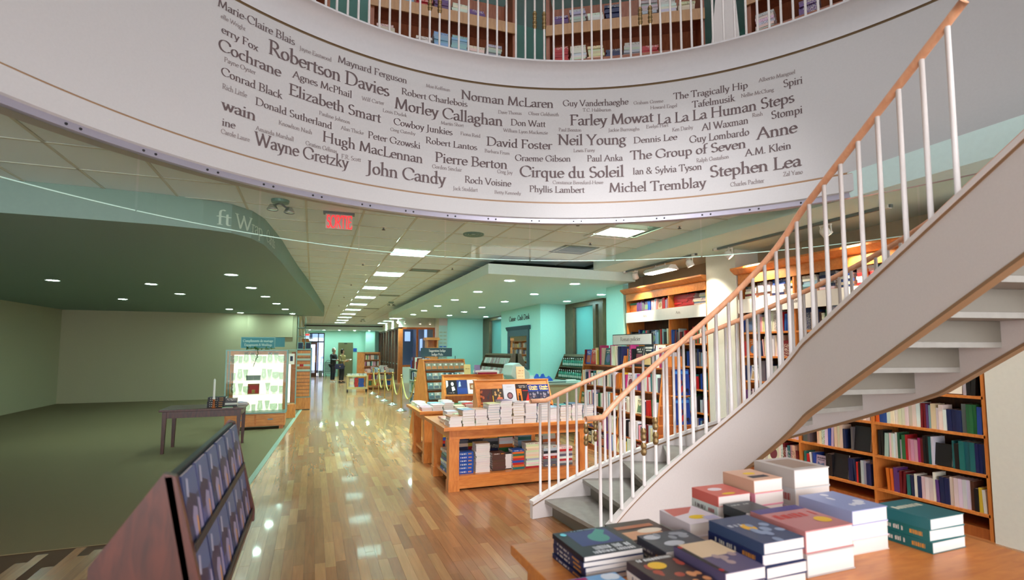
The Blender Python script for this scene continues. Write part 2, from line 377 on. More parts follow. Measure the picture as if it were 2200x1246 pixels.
NAMES = [l.split('|') for l in '''Marie-Claire Blais|467 12 633 98 17
elle Wright|474 38 527 67 9
erry Fox|475 69 554 111 16
Cochrane|468 105 603 166 24
Robertson Davies|576 114 836 208 28
Jayne Eastwood|643 107 712 133 9
Payne Oyster|481 132 549 161 10
Conrad Black|474 160 606 213 17
Rich Little|477 190 530 210 11
Agnes McPhail|628 166 756 211 15
Maynard Ferguson|725 133 874 180 14
Moe Koffman|915 187 967 197 7
Robert Charlebois|862 202 1004 230 13
Norman McLaren|990 212 1189 232 18.5
Wilf Carter|777 215 825 226 8
Morley Callaghan|847 232 1080 271 23
Elizabeth Smart|620 202 818 264 22
Louis Dudek|822 240 874 252 7
Dave Thomas|1070 244 1121 247 7
Oliver Goldsmith|1135 247 1201 250 7
Don Watt|1097 269 1172 273 13
Cowboy Junkies|845 267 972 291 14
Martin Short|947 267 996 273 7
Donald Sutherland|548 224 713 278 15
Pauline Johnson|685 246 752 267 8
Alan Thicke|732 278 781 290 8
Greg Gatenby|838 281 892 291 7
Fiona Reid|989 290 1032 296 7
Peter Gzowski|790 296 903 320 14
Robert Lantos|914 307 1025 323 13
David Foster|1045 312 1186 321 18
Barbara Frum|1041 327 1095 333 7
William Lyon Mackenzie|1081 283 1177 289 7
Paul Beeston|1200 282 1249 283 7
T.C. Haliburton|1252 240 1313 239 7
Guy Vanderhaeghe|1209 228 1350 224 13
Graham Greene|1361 225 1425 220 7
Howard Engel|1397 235 1455 230 7
Farley Mowat|1224 269 1404 261 22
Neil Young|1198 311 1345 309 22
Jackie Burroughs|1307 283 1374 280 7
Evelyn Hart|1388 276 1436 272 7
Lewis Furey|1232 327 1278 326 7
Graeme Gibson|1106 345 1226 347 13
Paul Anka|1261 347 1338 345 13
Hugh MacLennan|692 303 908 351 21
Knowlton Nash|598 267 670 289 9
Amanda Marshall|549 279 631 304 9
wain|476 234 549 260 24
ine|476 269 505 277 16
Carole Laure|474 286 536 305 10
Wayne Gretzky|547 310 748 362 26
Gratien Gélinas|656 311 724 330 9
F.R. Scott|733 340 775 348 9
John Candy|787 371 957 397 26
Pierre Berton|934 347 1090 363 20
Gordon Sinclair|928 361 992 369 8
Greg Joy|1068 372 1101 375 8
Roch Voisine|998 392 1098 401 14
Jack Stoddart|973 408 1026 412 8
Betty Kennedy|1062 416 1119 419 7
Cirque du Soleil|1116 379 1341 379 23
Phyllis Lambert|1137 412 1256 414 13
Constance Beresford-Howe|1187 395 1296 395 7
Dennis Lee|1361 308 1455 300 13
The Group of Seven|1354 343 1603 317 19
Ian & Sylvia Tyson|1359 375 1508 364 14
Michel Tremblay|1308 413 1517 401 20
The Tragically Hip|1447 214 1607 189 14
Alberto Manguel|1630 177 1709 158 8
Tafelmusik|1487 232 1579 217 14
Nellie McClung|1592 210 1663 196 8
Spiri|1683 188 1725 179 16
La La La Human Steps|1412 267 1707 219 22
Ken Danby|1444 283 1489 277 8
Al Waxman|1508 281 1608 265 15
Rush|1616 252 1639 248 8
Stompi|1657 256 1725 243 17
Guy Lombardo|1481 307 1610 290 15
Anne|1626 300 1713 284 25
A.M. Klein|1601 336 1700 319 15
Ralph Gustafson|1496 349 1566 340 8
Stephen Lea|1525 381 1722 356 25
Charles Pachter|1569 401 1642 392 9
Zal Yano|1683 379 1725 373 9'''.split('\n')]
for nm, q in NAMES:
    x0, y0, x1, y1, cap = [float(v) for v in q.split()]
    a0, z0 = on_drum(x0, y0); a1, z1 = on_drum(x1, y1); xm, ym = (x0+x1)/2, (y0+y1)/2
    h = abs(on_drum(xm, ym-cap)[1]-on_drum(xm, ym)[1]); small = cap < 12
    P, W = text_polys(nm, nib=.128 if not small else .13, thin=.036 if not small else .05, seg=9 if not small else 6)
    mb = MB()
    for j, p in enumerate(P):
        rr = 3.677-(j % 12)*5e-5; mb.face([(CX+rr*math.cos(a0+(a1-a0)*u/W), CY+rr*math.sin(a0+(a1-a0)*u/W), z0+(z1-z0)*u/W+v*h) for u, v in p])
    mb.build('name_lettering', 'letter_small' if small else 'letter', drum)
# channel screws and the hanging glass panes
joints = [on_drum(x, 460)[0] for x in (772, 957, 1138, 1320, 1505)]
da = (joints[0]-joints[-1])/4
edges = [joints[0]+da*k for k in range(4, 0, -1)]+joints+[joints[-1]-da*k for k in range(1, 4)]
for i, (ea, eb) in enumerate(zip(edges, edges[1:])):
    pane = MB().lathe([(3.672, 2.645), (3.672, 3.07), (3.680, 3.07), (3.680, 2.645), (3.672, 2.645)], 10, (CX, CY, 0), math.degrees(eb)+.12, math.degrees(ea)-.12)
    o = pane.build('glass_pane', 'glass', None)
    tag(o, 'clear curved glass pane hanging under the drum wall rim', 'glass pane', 'glass smoke screen panes under the drum')
    MB().lathe([(3.671, 2.638), (3.681, 2.638), (3.681, 2.645), (3.671, 2.645), (3.671, 2.638)], 10, (CX, CY, 0), math.degrees(eb)+.1, math.degrees(ea)-.1).build('polished_edge', 'glass_edge', o)
    for s in (.02, .11, .5, .59) if i % 2 else (.02, .11, .52, .61):
        a = ea+(eb-ea)*s; M = Matrix.Translation((CX+3.656*math.cos(a), CY+3.656*math.sin(a), 3.086)) @ Matrix.Rotation(a, 4, 'Z') @ Matrix.Rotation(-math.pi/2, 4, 'Y')
        sc = MB().lathe([(0, .006), (.008, .006), (.010, 0), (.010, -.004)], 8); sc.v = [tuple(M @ Vector(v)) for v in sc.v]; sc.build('screw', 'dark', ch)
# ------------------------------------------------------------------ floor
def size_px(c, dims):
    p = project(c)
    if p is None: return 0
    if not (430 < p[0] < 1780 and -60 < p[1] < 1300): return .01*dims/p[2]**2
    return dims/p[2]**2
floor = struct(box(-7.5, 8.5, -5, 36, -.12, -.004).build('floor', 'subfloor'))
PAL_FLOOR = [(196, 148, 102), (188, 136, 92), (204, 162, 114), (180, 126, 84), (214, 180, 130), (194, 142, 98), (174, 120, 80), (200, 154, 108)]
def carpet_x(y): return -.706+(y-7.431)*(.58/11.09)
planks = []; PWD = .0775
x = -5.6
while x < 5.5:
    y = -3+random.random()*1.2
    while y < 35:
        L = random.uniform(.35, 1.25); xc = x+PWD/2; yc = y+L/2
        if xc > carpet_x(min(max(yc, 5.5), 16)) or yc+L/2 < 5.5 or (yc > 16.05 and xc > -.5):
            c = tuple(.66*v+.34*mu for v, mu in zip(random.choice(PAL_FLOOR), (193, 145, 101))); k = random.uniform(.78, .92)
            planks.append((size_px((xc, yc, 0), PWD*L*1.65/max(1, math.hypot(xc, yc))), xc, yc, L, lin((min(255, c[0]*k*1.02), c[1]*k*.94, c[2]*k*.86))))
        y += L
    x += PWD
planks.sort(reverse=True)
pm = box(-.5, .5, -.5, .5, -.012, 0).mesh('plank', 'plank')
for i, (s, xc, yc, L, c) in enumerate(planks[:300]):
    o = bpy.data.objects.new('plank', pm); COL.objects.link(o); o.parent = floor; o.color = c+(1,)
    o.location = (xc, yc, random.uniform(-.0006, 0)); o.scale = (PWD-.0012, L-.0012, 1)
    o.rotation_euler = (random.gauss(0, .0006), random.gauss(0, .0022), 0)
mb = MB()
for s, xc, yc, L, c in planks[300:]:
    M = Matrix.Translation((xc, yc, 0)) @ Matrix.Rotation(random.gauss(0, .0022), 4, 'Y')
    h = PWD/2-.0006; mb.face([M @ Vector(q) for q in ((-h, -L/2, 0), (h, -L/2, 0), (h, L/2, 0), (-h, L/2, 0))], c)
mb.build('planks', 'plank_far', floor)['kind'] = 'stuff'
cp = MB(); ys = [5.5, 36]
cp.prism([(-7.5, 5.5), (carpet_x(5.5), 5.5), (carpet_x(16), 16), (-.5, 16.05), (-.5, 20), (-7.5, 20)], -.003, .004, 'z'); struct(cp.build('floor_carpet', 'carpet'))
tr = MB().prism([(carpet_x(5.5)-.02, 5.5), (carpet_x(5.5)+.045, 5.5), (carpet_x(16)+.045, 16), (carpet_x(16)-.02, 16)], -.002, .009, 'z'); struct(tr.build('trim_1', 'carpet_trim'))
# ------------------------------------------------------------------ ceiling
ZC = 3.22; TX, TY = .61, .6325
ceil = struct(MB().build('ceiling', 'grid'))
def in_circle(x, y, r=3.74): return math.hypot(x-CX, y-CY) < r
def ring_plate(z, r, x0, x1, y0, y1, n=120):
    mb = MB()
    def edge(a):
        c, s = math.cos(a), math.sin(a); ts = []
        if c: ts.append(((x1 if c > 0 else x0)-CX)/c)
        if s: ts.append(((y1 if s > 0 else y0)-CY)/s)
        t = min(q for q in ts if q > 0); return (CX+c*t, CY+s*t)
    corners = [math.atan2(yy-CY, xx-CX) for xx in (x0, x1) for yy in (y0, y1)]
    A = sorted([2*math.pi*i/n-math.pi for i in range(n)]+corners)
    for a, b in zip(A, A[1:]+[A[0]+2*math.pi]):
        mb.face([(CX+r*math.cos(a), CY+r*math.sin(a), z), edge(a)+(z,), edge(b)+(z,), (CX+r*math.cos(b), CY+r*math.sin(b), z)])
    return mb
ceil.data = ring_plate(ZC+.13, 3.70, -7.5, 8.5, -5, 36).mesh('ceiling', 'grid')
LX0 = 1.11; LY = [8.3+2.53*k for k in range(-1, 11)]
lights = [(LX0+TX/2, y) for y in LY]+[(3.75, 8.3-2.53*.94)]+[(3.75, y) for y in LY if y > 24]
vents = [(LX0+TX*1.5, 8.3+2.53*.5+1.9*0+.47+2.53*k*2) for k in range(0, 4)]
tiles = []
for i in range(-13, 8):
    for j in range(-6, 45):
        x = LX0+TX*(i+.5); y = 8.3+TY*(j+.0)
        if in_circle(x, y, 4.08) or x < -6.5 or x > 4.65: continue
        if any(abs(x-a) < .3 and abs(y-b) < .33 for a, b in lights): continue
        if x < -.9 and y > 6.5: continue
        if x > 2.9 and 8.3 < y < 20: continue
        tiles.append((size_px((x, y, ZC), 1.57*TX*TY/max(1, math.hypot(x, y))), x, y))
tiles.sort(reverse=True)
tm = MB().prism([(-.293, -.304), (.293, -.304), (.293, .304), (-.293, .304)], 0, .014, 'z').mesh('tile', 'tile')
for s, x, y in tiles[:300]:
    o = bpy.data.objects.new('tile', tm); COL.objects.link(o); o.parent = ceil; o.location = (x, y, ZC-.004+random.uniform(0, .002))
tb_ = MB()
for x, y in [(t[1], t[2]) for t in tiles]+[(a, b) for a, b in lights if a < 4.6]: tb_.box(x-TX/2-.011, x-TX/2+.011, y-TY/2, y+TY/2, ZC-.010, ZC-.004).box(x-TX/2, x+TX/2, y-TY/2-.011, y-TY/2+.011, ZC-.010, ZC-.0045)
tb_.build('tee_bars', 'tee', ceil)['kind'] = 'stuff'
mb = MB()
for s, x, y in tiles[300:]: mb.box(x-.298, x+.298, y-.309, y+.309, ZC-.003, ZC+.01)
# cut tiles that meet the round opening
for i in range(-13, 8):
    for j in range(-6, 12):
        x = LX0+TX*(i+.5); y = 8.3+TY*j; d = math.hypot(x-CX, y-CY)
        if 3.45 < d < 4.08 and -6.5 < x < 4.65:
            q = [(x-.298, y-.309), (x+.298, y-.309), (x+.298, y+.309), (x-.298, y+.309)]; out = []
            for a, b in zip(q, q[1:]+q[:1]):
                da_, db_ = math.hypot(a[0]-CX, a[1]-CY)-3.70, math.hypot(b[0]-CX, b[1]-CY)-3.70
                if da_ > 0: out.append(a)
                if da_*db_ < 0: t = da_/(da_-db_); out.append((a[0]+(b[0]-a[0])*t, a[1]+(b[1]-a[1])*t))
            if len(out) > 2: mb.prism(out, ZC-.003, ZC+.01, 'z')
mb.build('tiles', 'tile', ceil)['kind'] = 'stuff'
# right dropped soffit (hangs under the tiles with a shadow gap), low strip above the wall shelves
ZS = 2.9
s1 = struct(box(2.66, 5.5, 8.04, 20.1, ZS, ZS+.17).build('ceiling_soffit_right', 'soffit'))
struct(box(5.5, 8.0, 8.8, 20.1, ZS, ZS+.17).build('ceiling_soffit_bay', 'soffit'))
struct(box(2.85, 8.0, 8.3, 20.1, ZS+.17, 3.3).build('ceiling_soffit_neck', 'dark')) if False else None
struct(box(4.62, 8.0, .5, 8.03, 3.06, 3.30).build('ceiling_strip_right', 'soffit'))
struct(box(5.2, 8.0, 8.03, 20.1, ZS+.17, 3.30).build('wall_bulkhead_right', 'soffit'))
# left dropped soffit with the rounded nose
LF = [(-7.4, 6.02), (-2.2, 6.02), (-1.5, 6.04), (-1.1, 6.10), (-.85, 6.20), (-.68, 6.42), (-.58, 6.75), (-.52, 7.3), (-.45, 8.04), (-.38, 9.2), (-.30, 10.4), (-.20, 11.6), (-.10, 12.9), (.08, 15.6), (.22, 17.7), (.345, 19.7)]
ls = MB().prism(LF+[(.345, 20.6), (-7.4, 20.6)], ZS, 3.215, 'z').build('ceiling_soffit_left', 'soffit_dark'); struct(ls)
# "ft Wrap . Cards" runs along the nose
def along(path, s):
    for p, q in zip(path, path[1:]):
        L = math.hypot(q[0]-p[0], q[1]-p[1])
        if s <= L: return (p[0]+(q[0]-p[0])*s/L, p[1]+(q[1]-p[1])*s/L, (q[1]-p[1])/L, -(q[0]-p[0])/L)
        s -= L
    return q+(1, 0)
P, W = text_polys('ft Wrap · Cards', nib=.10)
nose = LF[2:]; mb = MB(); TOT = 1.45
for j, p in enumerate(P):
    pts = []
    for u, v in p:
        a = along(nose, .53+TOT*u/W); o4 = .004+(j % 12)*8e-5; pts.append((a[0]+a[2]*o4, a[1]+a[3]*o4, 2.975+v*.15))
    mb.face(pts)
mb.build('sign_lettering', 'letter_pale', ls)
# far cross soffit
struct(box(-.7, 4.3, 33.0, 35.0, 2.86, 3.3).build('ceiling_soffit_far', 'soffit'))
struct(box(-.7, 4.3, 32.9, 33.0, 2.86, 3.215).build('wall_far_header', 'soffit')); struct(box(-.7, 4.0, 32.86, 32.90, 3.06, 3.13).build('trim_2', 'dark'))
# ------------------------------------------------------------------ walls
def wall(name, *boxes, mat='cream_wall'):
    mb = MB()
    for b in boxes: mb.box(*b)
    return struct(mb.build(name, mat))
wall('wall_far', (.68, 4.2, 34.8, 35.0, 0, 3.3), (-.66, .68, 34.8, 35.0, 2.73, 3.3), (3.12, 3.7, 34.2, 34.8, 0, 2.9), mat='mint')
wall('wall_left_back', (-7.4, -.55, 20.0, 20.2, 0, 2.9), (-.62, -.5, 20.2, 34.8, 0, 3.3), mat='beige')
wall('wall_left', (-7.5, -7.3, -4, 20, 0, 3.3), mat='beige')
bp = box(-2.12, -.68, 19.9, 20.0, 2.1, 2.88).build('wall_left_panel', 'beige'); struct(bp)
wall('wall_cash_back', (4.93, 6.7, 20.0, 20.15, 0, 2.9), mat='mint')
wall('wall_cash_side', (5.74, 6.5, 12.86, 16.0, 0, 2.9), mat='mint')
wall('wall_column', (5.5, 6.1, 8.45, 9.05, 0, 2.9), mat='mint')
wall('wall_bay', (6.6, 6.75, 8.8, 20.1, 0, 2.9), mat='mint')
wall('wall_right', (5.92, 6.1, .0, 8.45, 0, 3.06), (5.62, 5.92, 8.40, 8.452, 0, 3.06), mat='tan_wall')
wall('wall_pillar', (5.5, 5.92, 5.62, 6.2, 0, 3.06), mat='cream_wall')
wall('wall_pillar_near', (5.5, 5.92, 2.3, 2.8, 0, 3.06), mat='cream_wall')
wall('wall_hall', (4.0, 4.2, 26.4, 34.8, 2.80, 3.3), (4.0, 5.95, 26.42, 26.6, 2.80, 3.3), (5.86, 6.0, 20.1, 26.4, 0, 3.3), mat='cream_wall')
# upper storey
up = ring_plate(4.90, 3.78, -6, 8.5, -5, 12).build('floor_upper', 'carpet'); struct(up)
wall('wall_upper', (-6, 8.5, 9.6, 9.8, 4.9, 8.4), (-6.2, -6, -5, 9.8, 4.9, 8.4), (8.3, 8.5, -5, 9.8, 4.9, 8.4), (-6, 8.5, -5.2, -5, 4.9, 8.4), mat='mint')
struct(ring_plate(8.4, 3.0, -6, 8.5, -5, 9.8).build('ceiling_upper', 'tile'))
sk = MB().lathe([(0, 8.45), (3.05, 8.45)], 48, (CX, CY, 0)).build('added_light_disc', 'added_glow'); struct(sk)  # unseen glowing disc added overhead to light the rotunda
# ------------------------------------------------------------------ ceiling fittings
def troffer(loc, label, glowmat):
    t = thing('ceiling_light', label, 'ceiling light', loc, 0, 'louvred square ceiling lights')
    MB().box(-.30, .30, -.30, -.275, -.012, .09).box(-.30, .30, .275, .30, -.012, .09).box(-.30, -.275, -.275, .275, -.012, .09).box(.275, .30, -.275, .275, -.012, .09).build('frame', 'white', t)
    box(-.275, .275, -.275, .275, .07, .085).build('lamp_panel', glowmat, t)
    mb = MB()
    for k in range(1, 6):
        q = -.275+.55*k/6; mb.box(q-.003, q+.003, -.275, .275, 0, .066); mb.box(-.275, .275, q-.003, q+.003, 0, .066)
    mb.build('louvre', 'louvre', t); return t
t0 = troffer((lights[0][0], lights[0][1], ZC-.004), 'louvred square ceiling light in the row above the wooden aisle', 'lamp')
for x, y in lights[1:12]: dup(t0, (x, y, ZC-.004))
tb = troffer((lights[12][0], lights[12][1], ZC-.004), 'bright square ceiling light beside the grey return grille', 'big_lamp')
for x, y in lights[13:]: dup(t0, (x, y, ZC-.004), label='louvred square ceiling light in the row near the wooden window posts')
for o in COL.objects:
    if o.name.startswith('ceiling_light') and 'beside the grey' in o.get('label', ''): del o['group']
def downlight(loc, label, group, gm, r=.085):
    t = thing('downlight', label, 'downlight', loc, 0, group)
    MB().lathe([(r, 0), (r+.022, -.006), (r+.024, .004)], 20).build('trim_ring', 'white', t)
    MB().lathe([(0, -.002), (r, -.002)], 20).build('lamp_disc', gm, t); return t
g = 'round recessed downlights over the cash desk'
d0 = None
for xs, ysx in ((3.28, [8.7+1.93*k for k in range(6)]), (4.60, [8.7+1.93*k for k in range(6)]), (6.06, (10.2, 11.9, 18.6))):
    for y in ysx:
        if d0 is None: d0 = downlight((xs, y, ZS-.002), 'round white downlight in the pale soffit over the cash desk', g, 'down')
        else: dup(d0, (xs, y, ZS-.002))
g = 'round recessed downlights in the grey left soffit'; d1 = None
for x, y in [(-1.3, 9.67), (-1.19, 11.57), (-1.07, 13.38), (-.95, 15.3), (-.82, 17.3), (-.69, 19.4), (-2.42, 17.9), (-2.3, 19.5), (-2.9, 11.6), (-2.8, 13.4), (-4.4, 11.6), (-4.4, 15.3)]:
    if d1 is None: d1 = downlight((x, y, ZS-.002), 'round white downlight in the grey soffit above the gift displays', g, 'down_left')
    else: dup(d1, (x, y, ZS-.002))
g = 'downlights added to brighten the far entrance'
for x in (-.2, .6, 1.5, 2.4, 3.3): dup(d1, (x, 33.7, 2.858), label='round white downlight added to brighten the far entrance', group=g)  # extra lamps added to lift the dark far end of the hall
# vents, return grille, round diffuser, sprinklers
for i, y in enumerate((10.1, 15.15, 20.2, 25.2)):
    t = thing('air_vent', 'long slotted air vent beside the row of ceiling lights', 'vent', (2.02, y, ZC-.004), 0, 'slotted air vents in the tiled ceiling')
    MB().box(-.28, .28, -.15, -.12, -.008, .002).box(-.28, .28, .12, .15, -.008, .002).box(-.28, -.25, -.12, .12, -.008, .002).box(.25, .28, -.12, .12, -.008, .002).build('frame', 'grid', t)
    for k in range(4): box(-.25, .25, -.1+.055*k, -.075+.055*k, -.006, .002).build('slat', 'soffit_dark', t)
t = thing('return_grille', 'grey square return air grille in the tiled ceiling', 'grille', (3.77, 7.16, ZC-.004))
MB().box(-.29, .29, -.3, -.28, -.008, .003).box(-.29, .29, .28, .3, -.008, .003).box(-.29, -.27, -.28, .28, -.008, .003).box(.27, .29, -.28, .28, -.008, .003).build('frame', 'grid', t)
box(-.27, .27, -.28, .28, .0, .004).build('mesh_screen', 'grey_metal', t)
for k in range(10): box(-.27, .27, -.27+.056*k, -.262+.056*k, -.005, 0).build('slat', 'grey_metal', t)
t = thing('air_diffuser', 'round pale air diffuser in the tiled ceiling', 'diffuser', (1.99, 6.66, ZC-.005))
for r0 in (.06, .10, .14): MB().lathe([(r0-.03, -.004), (r0, -.016), (r0+.004, 0)], 28).build('ring', 'green_metal', t, True)
sp0 = None
for x, y in [(.805, 6.71), (.81, 9.7), (.815, 12.85), (3.75, 6.6), (3.02, 5.62), (.82, 16.0), (.82, 19.2), (2.45, 9.6), (4.3, 5.3)]:
    if sp0 is None:
        sp0 = thing('sprinkler', 'small grey sprinkler head under a ceiling tile', 'sprinkler', (x, y, ZC-.004), 0, 'ceiling sprinklers')
        MB().lathe([(0, -.004), (.035, -.004), (.038, .002)], 12).build('cover_plate', 'white', sp0)
        MB().lathe([(.012, 0), (.010, -.03), (.004, -.032)], 8).build('stem', 'grey_metal', sp0)
        MB().lathe([(0, -.036), (.024, -.034), (.022, -.030), (0, -.031)], 12).build('deflector', 'dark', sp0)
    else: dup(sp0, (x, y, ZC-.004))
def twin_lamp(loc, label, rz=0):
    t = thing('emergency_lamp', label, 'lamp', loc, rz)
    MB().lathe([(0, 0), (.09, 0), (.085, -.03), (0, -.035)], 20).build('mount', 'green_metal', t)
    for s in (-1, 1):
        a = MB().tube([(0, 0, -.03), (s*.05, 0, -.06), (s*.075, -.02, -.085)], .01, 6).build('arm', 'grey_metal', t)
        h = MB().lathe([(0, .05), (.03, .045), (.055, .0), (.058, -.008), (.05, -.012)], 16, (s*.085, -.03, -.115)).build('lamp_head', 'chrome', t, True)
        MB().lathe([(0, -.006), (.05, -.008)], 14, (s*.085, -.03, -.115)).build('lens', 'ware', h)
twin_lamp((-.36, 5.86, ZC-.004), 'twin-headed emergency lamp on the ceiling beside the SORTIE sign', .4)
twin_lamp((2.35, 17.2, ZC-.004), 'twin-headed emergency lamp on the ceiling above the pale soffit edge')
twin_lamp((2.35, 27.5, ZC-.004), 'twin-headed emergency lamp far down the aisle ceiling')
# exit sign
t = thing('exit_sign', 'illuminated red SORTIE exit sign hanging from the ceiling', 'exit sign', (.24, 6.16, 0), -.06)
box(-.17, .17, -.04, .04, 3.19, ZC-.003).build('mount', 'grey_metal', t)
bd = box(-.145, .145, -.022, .022, 3.02, 3.19).build('panel', 'exit_face', t)
flat_text('SORTIE', 'lettering', 'exit_red', (-.132, -.0235, 3.034), (1, 0, 0), (0, 0, 1), .275, .138, bd, nib=.12, ang=5, thin=.09, serif=False)
# track lights over the wall shelves
def track(y0, y1, label):
    t = thing('light_track', label, 'light track', (5.2, 0, 0))
    box(-.018, .018, y0, y1, 3.03, 3.059).build('rail', 'grey_metal', t)
    for y in (y0+.05, y1-.05): box(-.025, .025, y-.03, y+.03, 3.025, 3.06).build('end_cap', 'white', t)
track(6.05, 7.95, 'thin ceiling light track over the bookcase beside the pillar')
track(3.3, 5.7, 'thin ceiling light track over the bookcase behind the stairs')
def spot_head(y, label, power, aim):
    t = thing('spotlight', label, 'spotlight', (5.2, y, 3.03), 0)
    MB().tube([(0, 0, 0), (0, 0, -.05)], .012, 8).build('stem', 'white', t)
    d = Vector(aim)-Vector((5.2, y, 2.93)); q = d.to_track_quat('-Z', 'Y').to_matrix().to_4x4(); M = Matrix.Translation((0, 0, -.10)) @ q
    h = MB().lathe([(0, .06), (.03, .06), (.05, .03), (.055, -.045), (.048, -.045), (.042, -.02), (0, -.018)], 16); h.v = [tuple(M @ Vector(v)) for v in h.v]
    hd = h.build('lamp_head', 'white', t, True)
    e = MB().lathe([(0, -.024), (.036, -.024)], 12); e.v = [tuple(M @ Vector(v)) for v in e.v]; e.build('bulb', 'spot_glow', hd)
    MB().tube([(0, -.06, -.02), (0, -.065, -.10)], .006, 6).build('bracket', 'white', t); MB().tube([(0, .06, -.02), (0, .065, -.10)], .006, 6).build('bracket', 'white', t); box(-.012, .012, -.065, .065, -.03, -.015).build('yoke', 'white', t)
    l = bpy.data.lights.new('spot_lamp', 'SPOT'); l.energy = power; l.color = (1, .86, .66); l.spot_size = R(75); l.spot_blend = .7; l.shadow_soft_size = .04
    lo = bpy.data.objects.new('spot_lamp', l); COL.objects.link(lo); lo.parent = t; lo.location = M @ Vector((0, 0, -.06)); lo.rotation_euler = d.to_track_quat('-Z', 'Y').to_euler()
spot_head(7.6, 'white track spotlight at the soffit corner', 60, (5.6, 7.9, 2.2))
spot_head(6.2, 'white track spotlight beside the pillar, left of its edge', 90, (5.55, 5.9, 1.9))
spot_head(5.42, 'white track spotlight over the stair handrail', 90, (5.6, 4.9, 2.2))
spot_head(4.0, 'white track spotlight over the far end of the second bookcase', 80, (5.6, 3.6, 2.2))
t = thing('wall_washer', 'long white floodlight hanging from the track', 'floodlight', (5.2, 6.9, 3.03))
MB().tube([(0, -.12, 0), (0, -.12, -.06)], .01, 6).build('stem', 'white', t); MB().tube([(0, .12, 0), (0, .12, -.06)], .01, 6).build('stem', 'white', t)
MB().prism([(-.10, -.10), (-.05, -.05), (.04, -.05), (.10, -.12), (.09, -.13), (-.10, -.115)], -.33, .33, 'y').build('housing', 'white', t)
box(-.03, .05, -.12, .12, -.06, -.03).build('ballast', 'white', t)
box(-.08, .07, -.31, .31, -.133, -.126).build('lamp_tube', 'washer_glow', t)
# unseen spots added on the upper ceiling to brighten tables, stair and gondola
for i, (x, y, aim, pw) in enumerate(((-.6, -2.6, (2.0, 6.2, .4), 800), (.6, -3.0, (2.6, 6.0, .5), 800), (1.8, -3.0, (3.0, 4.6, .8), 450), (3.0, -2.4, (2.2, 2.4, .8), 200), (.0, -4.5, (4.5, 7.2, 1.0), 2600), (2.4, -2.9, (1.9, 5.35, 3.3), 30), (-1.2, -2.2, (3.6, 4.4, 3.2), 10))):
    t = thing('spotlight', 'unseen spotlight added on the upper ceiling to brighten the %s' % ['front display table', 'table by the stairs', 'stair flight', 'crowded table', 'gondola bookcase', 'printed names', 'drum wall beside the stairs'][i], 'spotlight', (x, y, 8.4))
    d = Vector(aim)-Vector((x, y, 8.2)); q = d.to_track_quat('-Z', 'Y'); M = Matrix.Translation((0, 0, -.2)) @ q.to_matrix().to_4x4()
    MB().tube([(0, 0, 0), (0, 0, -.14)], .015, 6).build('stem', 'white', t); h = MB().lathe([(0, .1), (.05, .1), (.08, .03), (.085, -.1), (.07, -.1), (.06, -.04), (0, -.03)], 16); h.v = [tuple(M @ Vector(v)) for v in h.v]; h.build('lamp_head', 'white', t, True)
    l = bpy.data.lights.new('spot_lamp', 'SPOT'); l.energy = pw; l.color = (.97, .96, 1); l.spot_size = R([30, 30, 34, 36, 19, 36, 36][i]); l.spot_blend = .9; l.shadow_soft_size = .12
    lo = bpy.data.objects.new('spot_lamp', l); COL.objects.link(lo); lo.parent = t; lo.location = M @ Vector((0, 0, -.12)); lo.rotation_euler = q.to_euler()
# ------------------------------------------------------------------ staircase
SCX, SCZ, RI, RO = 1.15, 3.5, .90, 1.98
def cp2w(x, z, h): return Vector((x*math.cos(YAW)+z*math.sin(YAW), -x*math.sin(YAW)+z*math.cos(YAW), h))
PH_END, DZ = 8.0, .0139
def stair_pt(r, ph, h=0):
    """ph in degrees; below PH_END the flight runs straight on, ph then counts 1 degree = 2.3 cm"""
    zs = .2+DZ*(117-ph)
    if ph >= PH_END: return cp2w(SCX+r*math.cos(R(ph)), SCZ+r*math.sin(R(ph)), zs+h)
    s = (PH_END-ph)*.023; c, sn = math.cos(R(PH_END)), math.sin(R(PH_END))
    return cp2w(SCX+r*c+sn*s, SCZ+r*sn-c*s, zs+h)
stair = thing('staircase', 'curved white staircase with wooden handrails and grey treads', 'staircase', (0, 0, 0))
PHS = [119-2*i for i in range(0, 95)]
def strip(name, mat, r0, r1, lo, hi, phs, clampz=True, parent=None):
    mb = MB(); rows = []
    for ph in phs:
        row = []
        for r, h in ((r0, lo), (r0, hi), (r1, hi), (r1, lo)):
            p = stair_pt(r, ph, h)
            if clampz: p.z = max(p.z, .002)
            row.append(p)
        rows.append(row)
    b = len(mb.v); mb.v = [tuple(p) for row in rows for p in row]
    for i in range(len(rows)-1):
        for j in range(4): q = (j+1) % 4; mb.f.append((i*4+j, i*4+q, i*4+4+q, i*4+4+j)); mb.c.append(None)
    mb.f.append((0, 3, 2, 1)); n = len(rows)*4; mb.f.append((n-4, n-3, n-2, n-1)); mb.c += [None, None]
    o = mb.build(name, mat, parent or stair)
    o.data.polygons.foreach_set('use_smooth', [True]*len(o.data.polygons)); e = o.modifiers.new('e', 'EDGE_SPLIT'); e.split_angle = R(30)
    return o
PI_ = [121-2*i for i in range(0, 96)]
for r, phs in ((RI, PI_), (RO, PHS)):
    a, b = (r-.025, r+.025)
    st = strip('stringer', 'stringer', a, b, -.50 if r == RI else -.36, -.03, phs)
    strip('cap_strip', 'white_enamel', a-.012, b+.012, -.03, 0, phs, parent=st)
    strip('shadow_line', 'tan_edge', a-.006, b+.006, -.045, -.03, phs, parent=st)  # brown strip coloured in for the shadow gap under the cap
    strip('bottom_edge', 'tan_edge', a-.004, b+.004, -.52 if r == RI else -.38, -.50 if r == RI else -.36, [p for p in phs if p < 84], parent=st)
RISE = .17; DPH = RISE/DZ
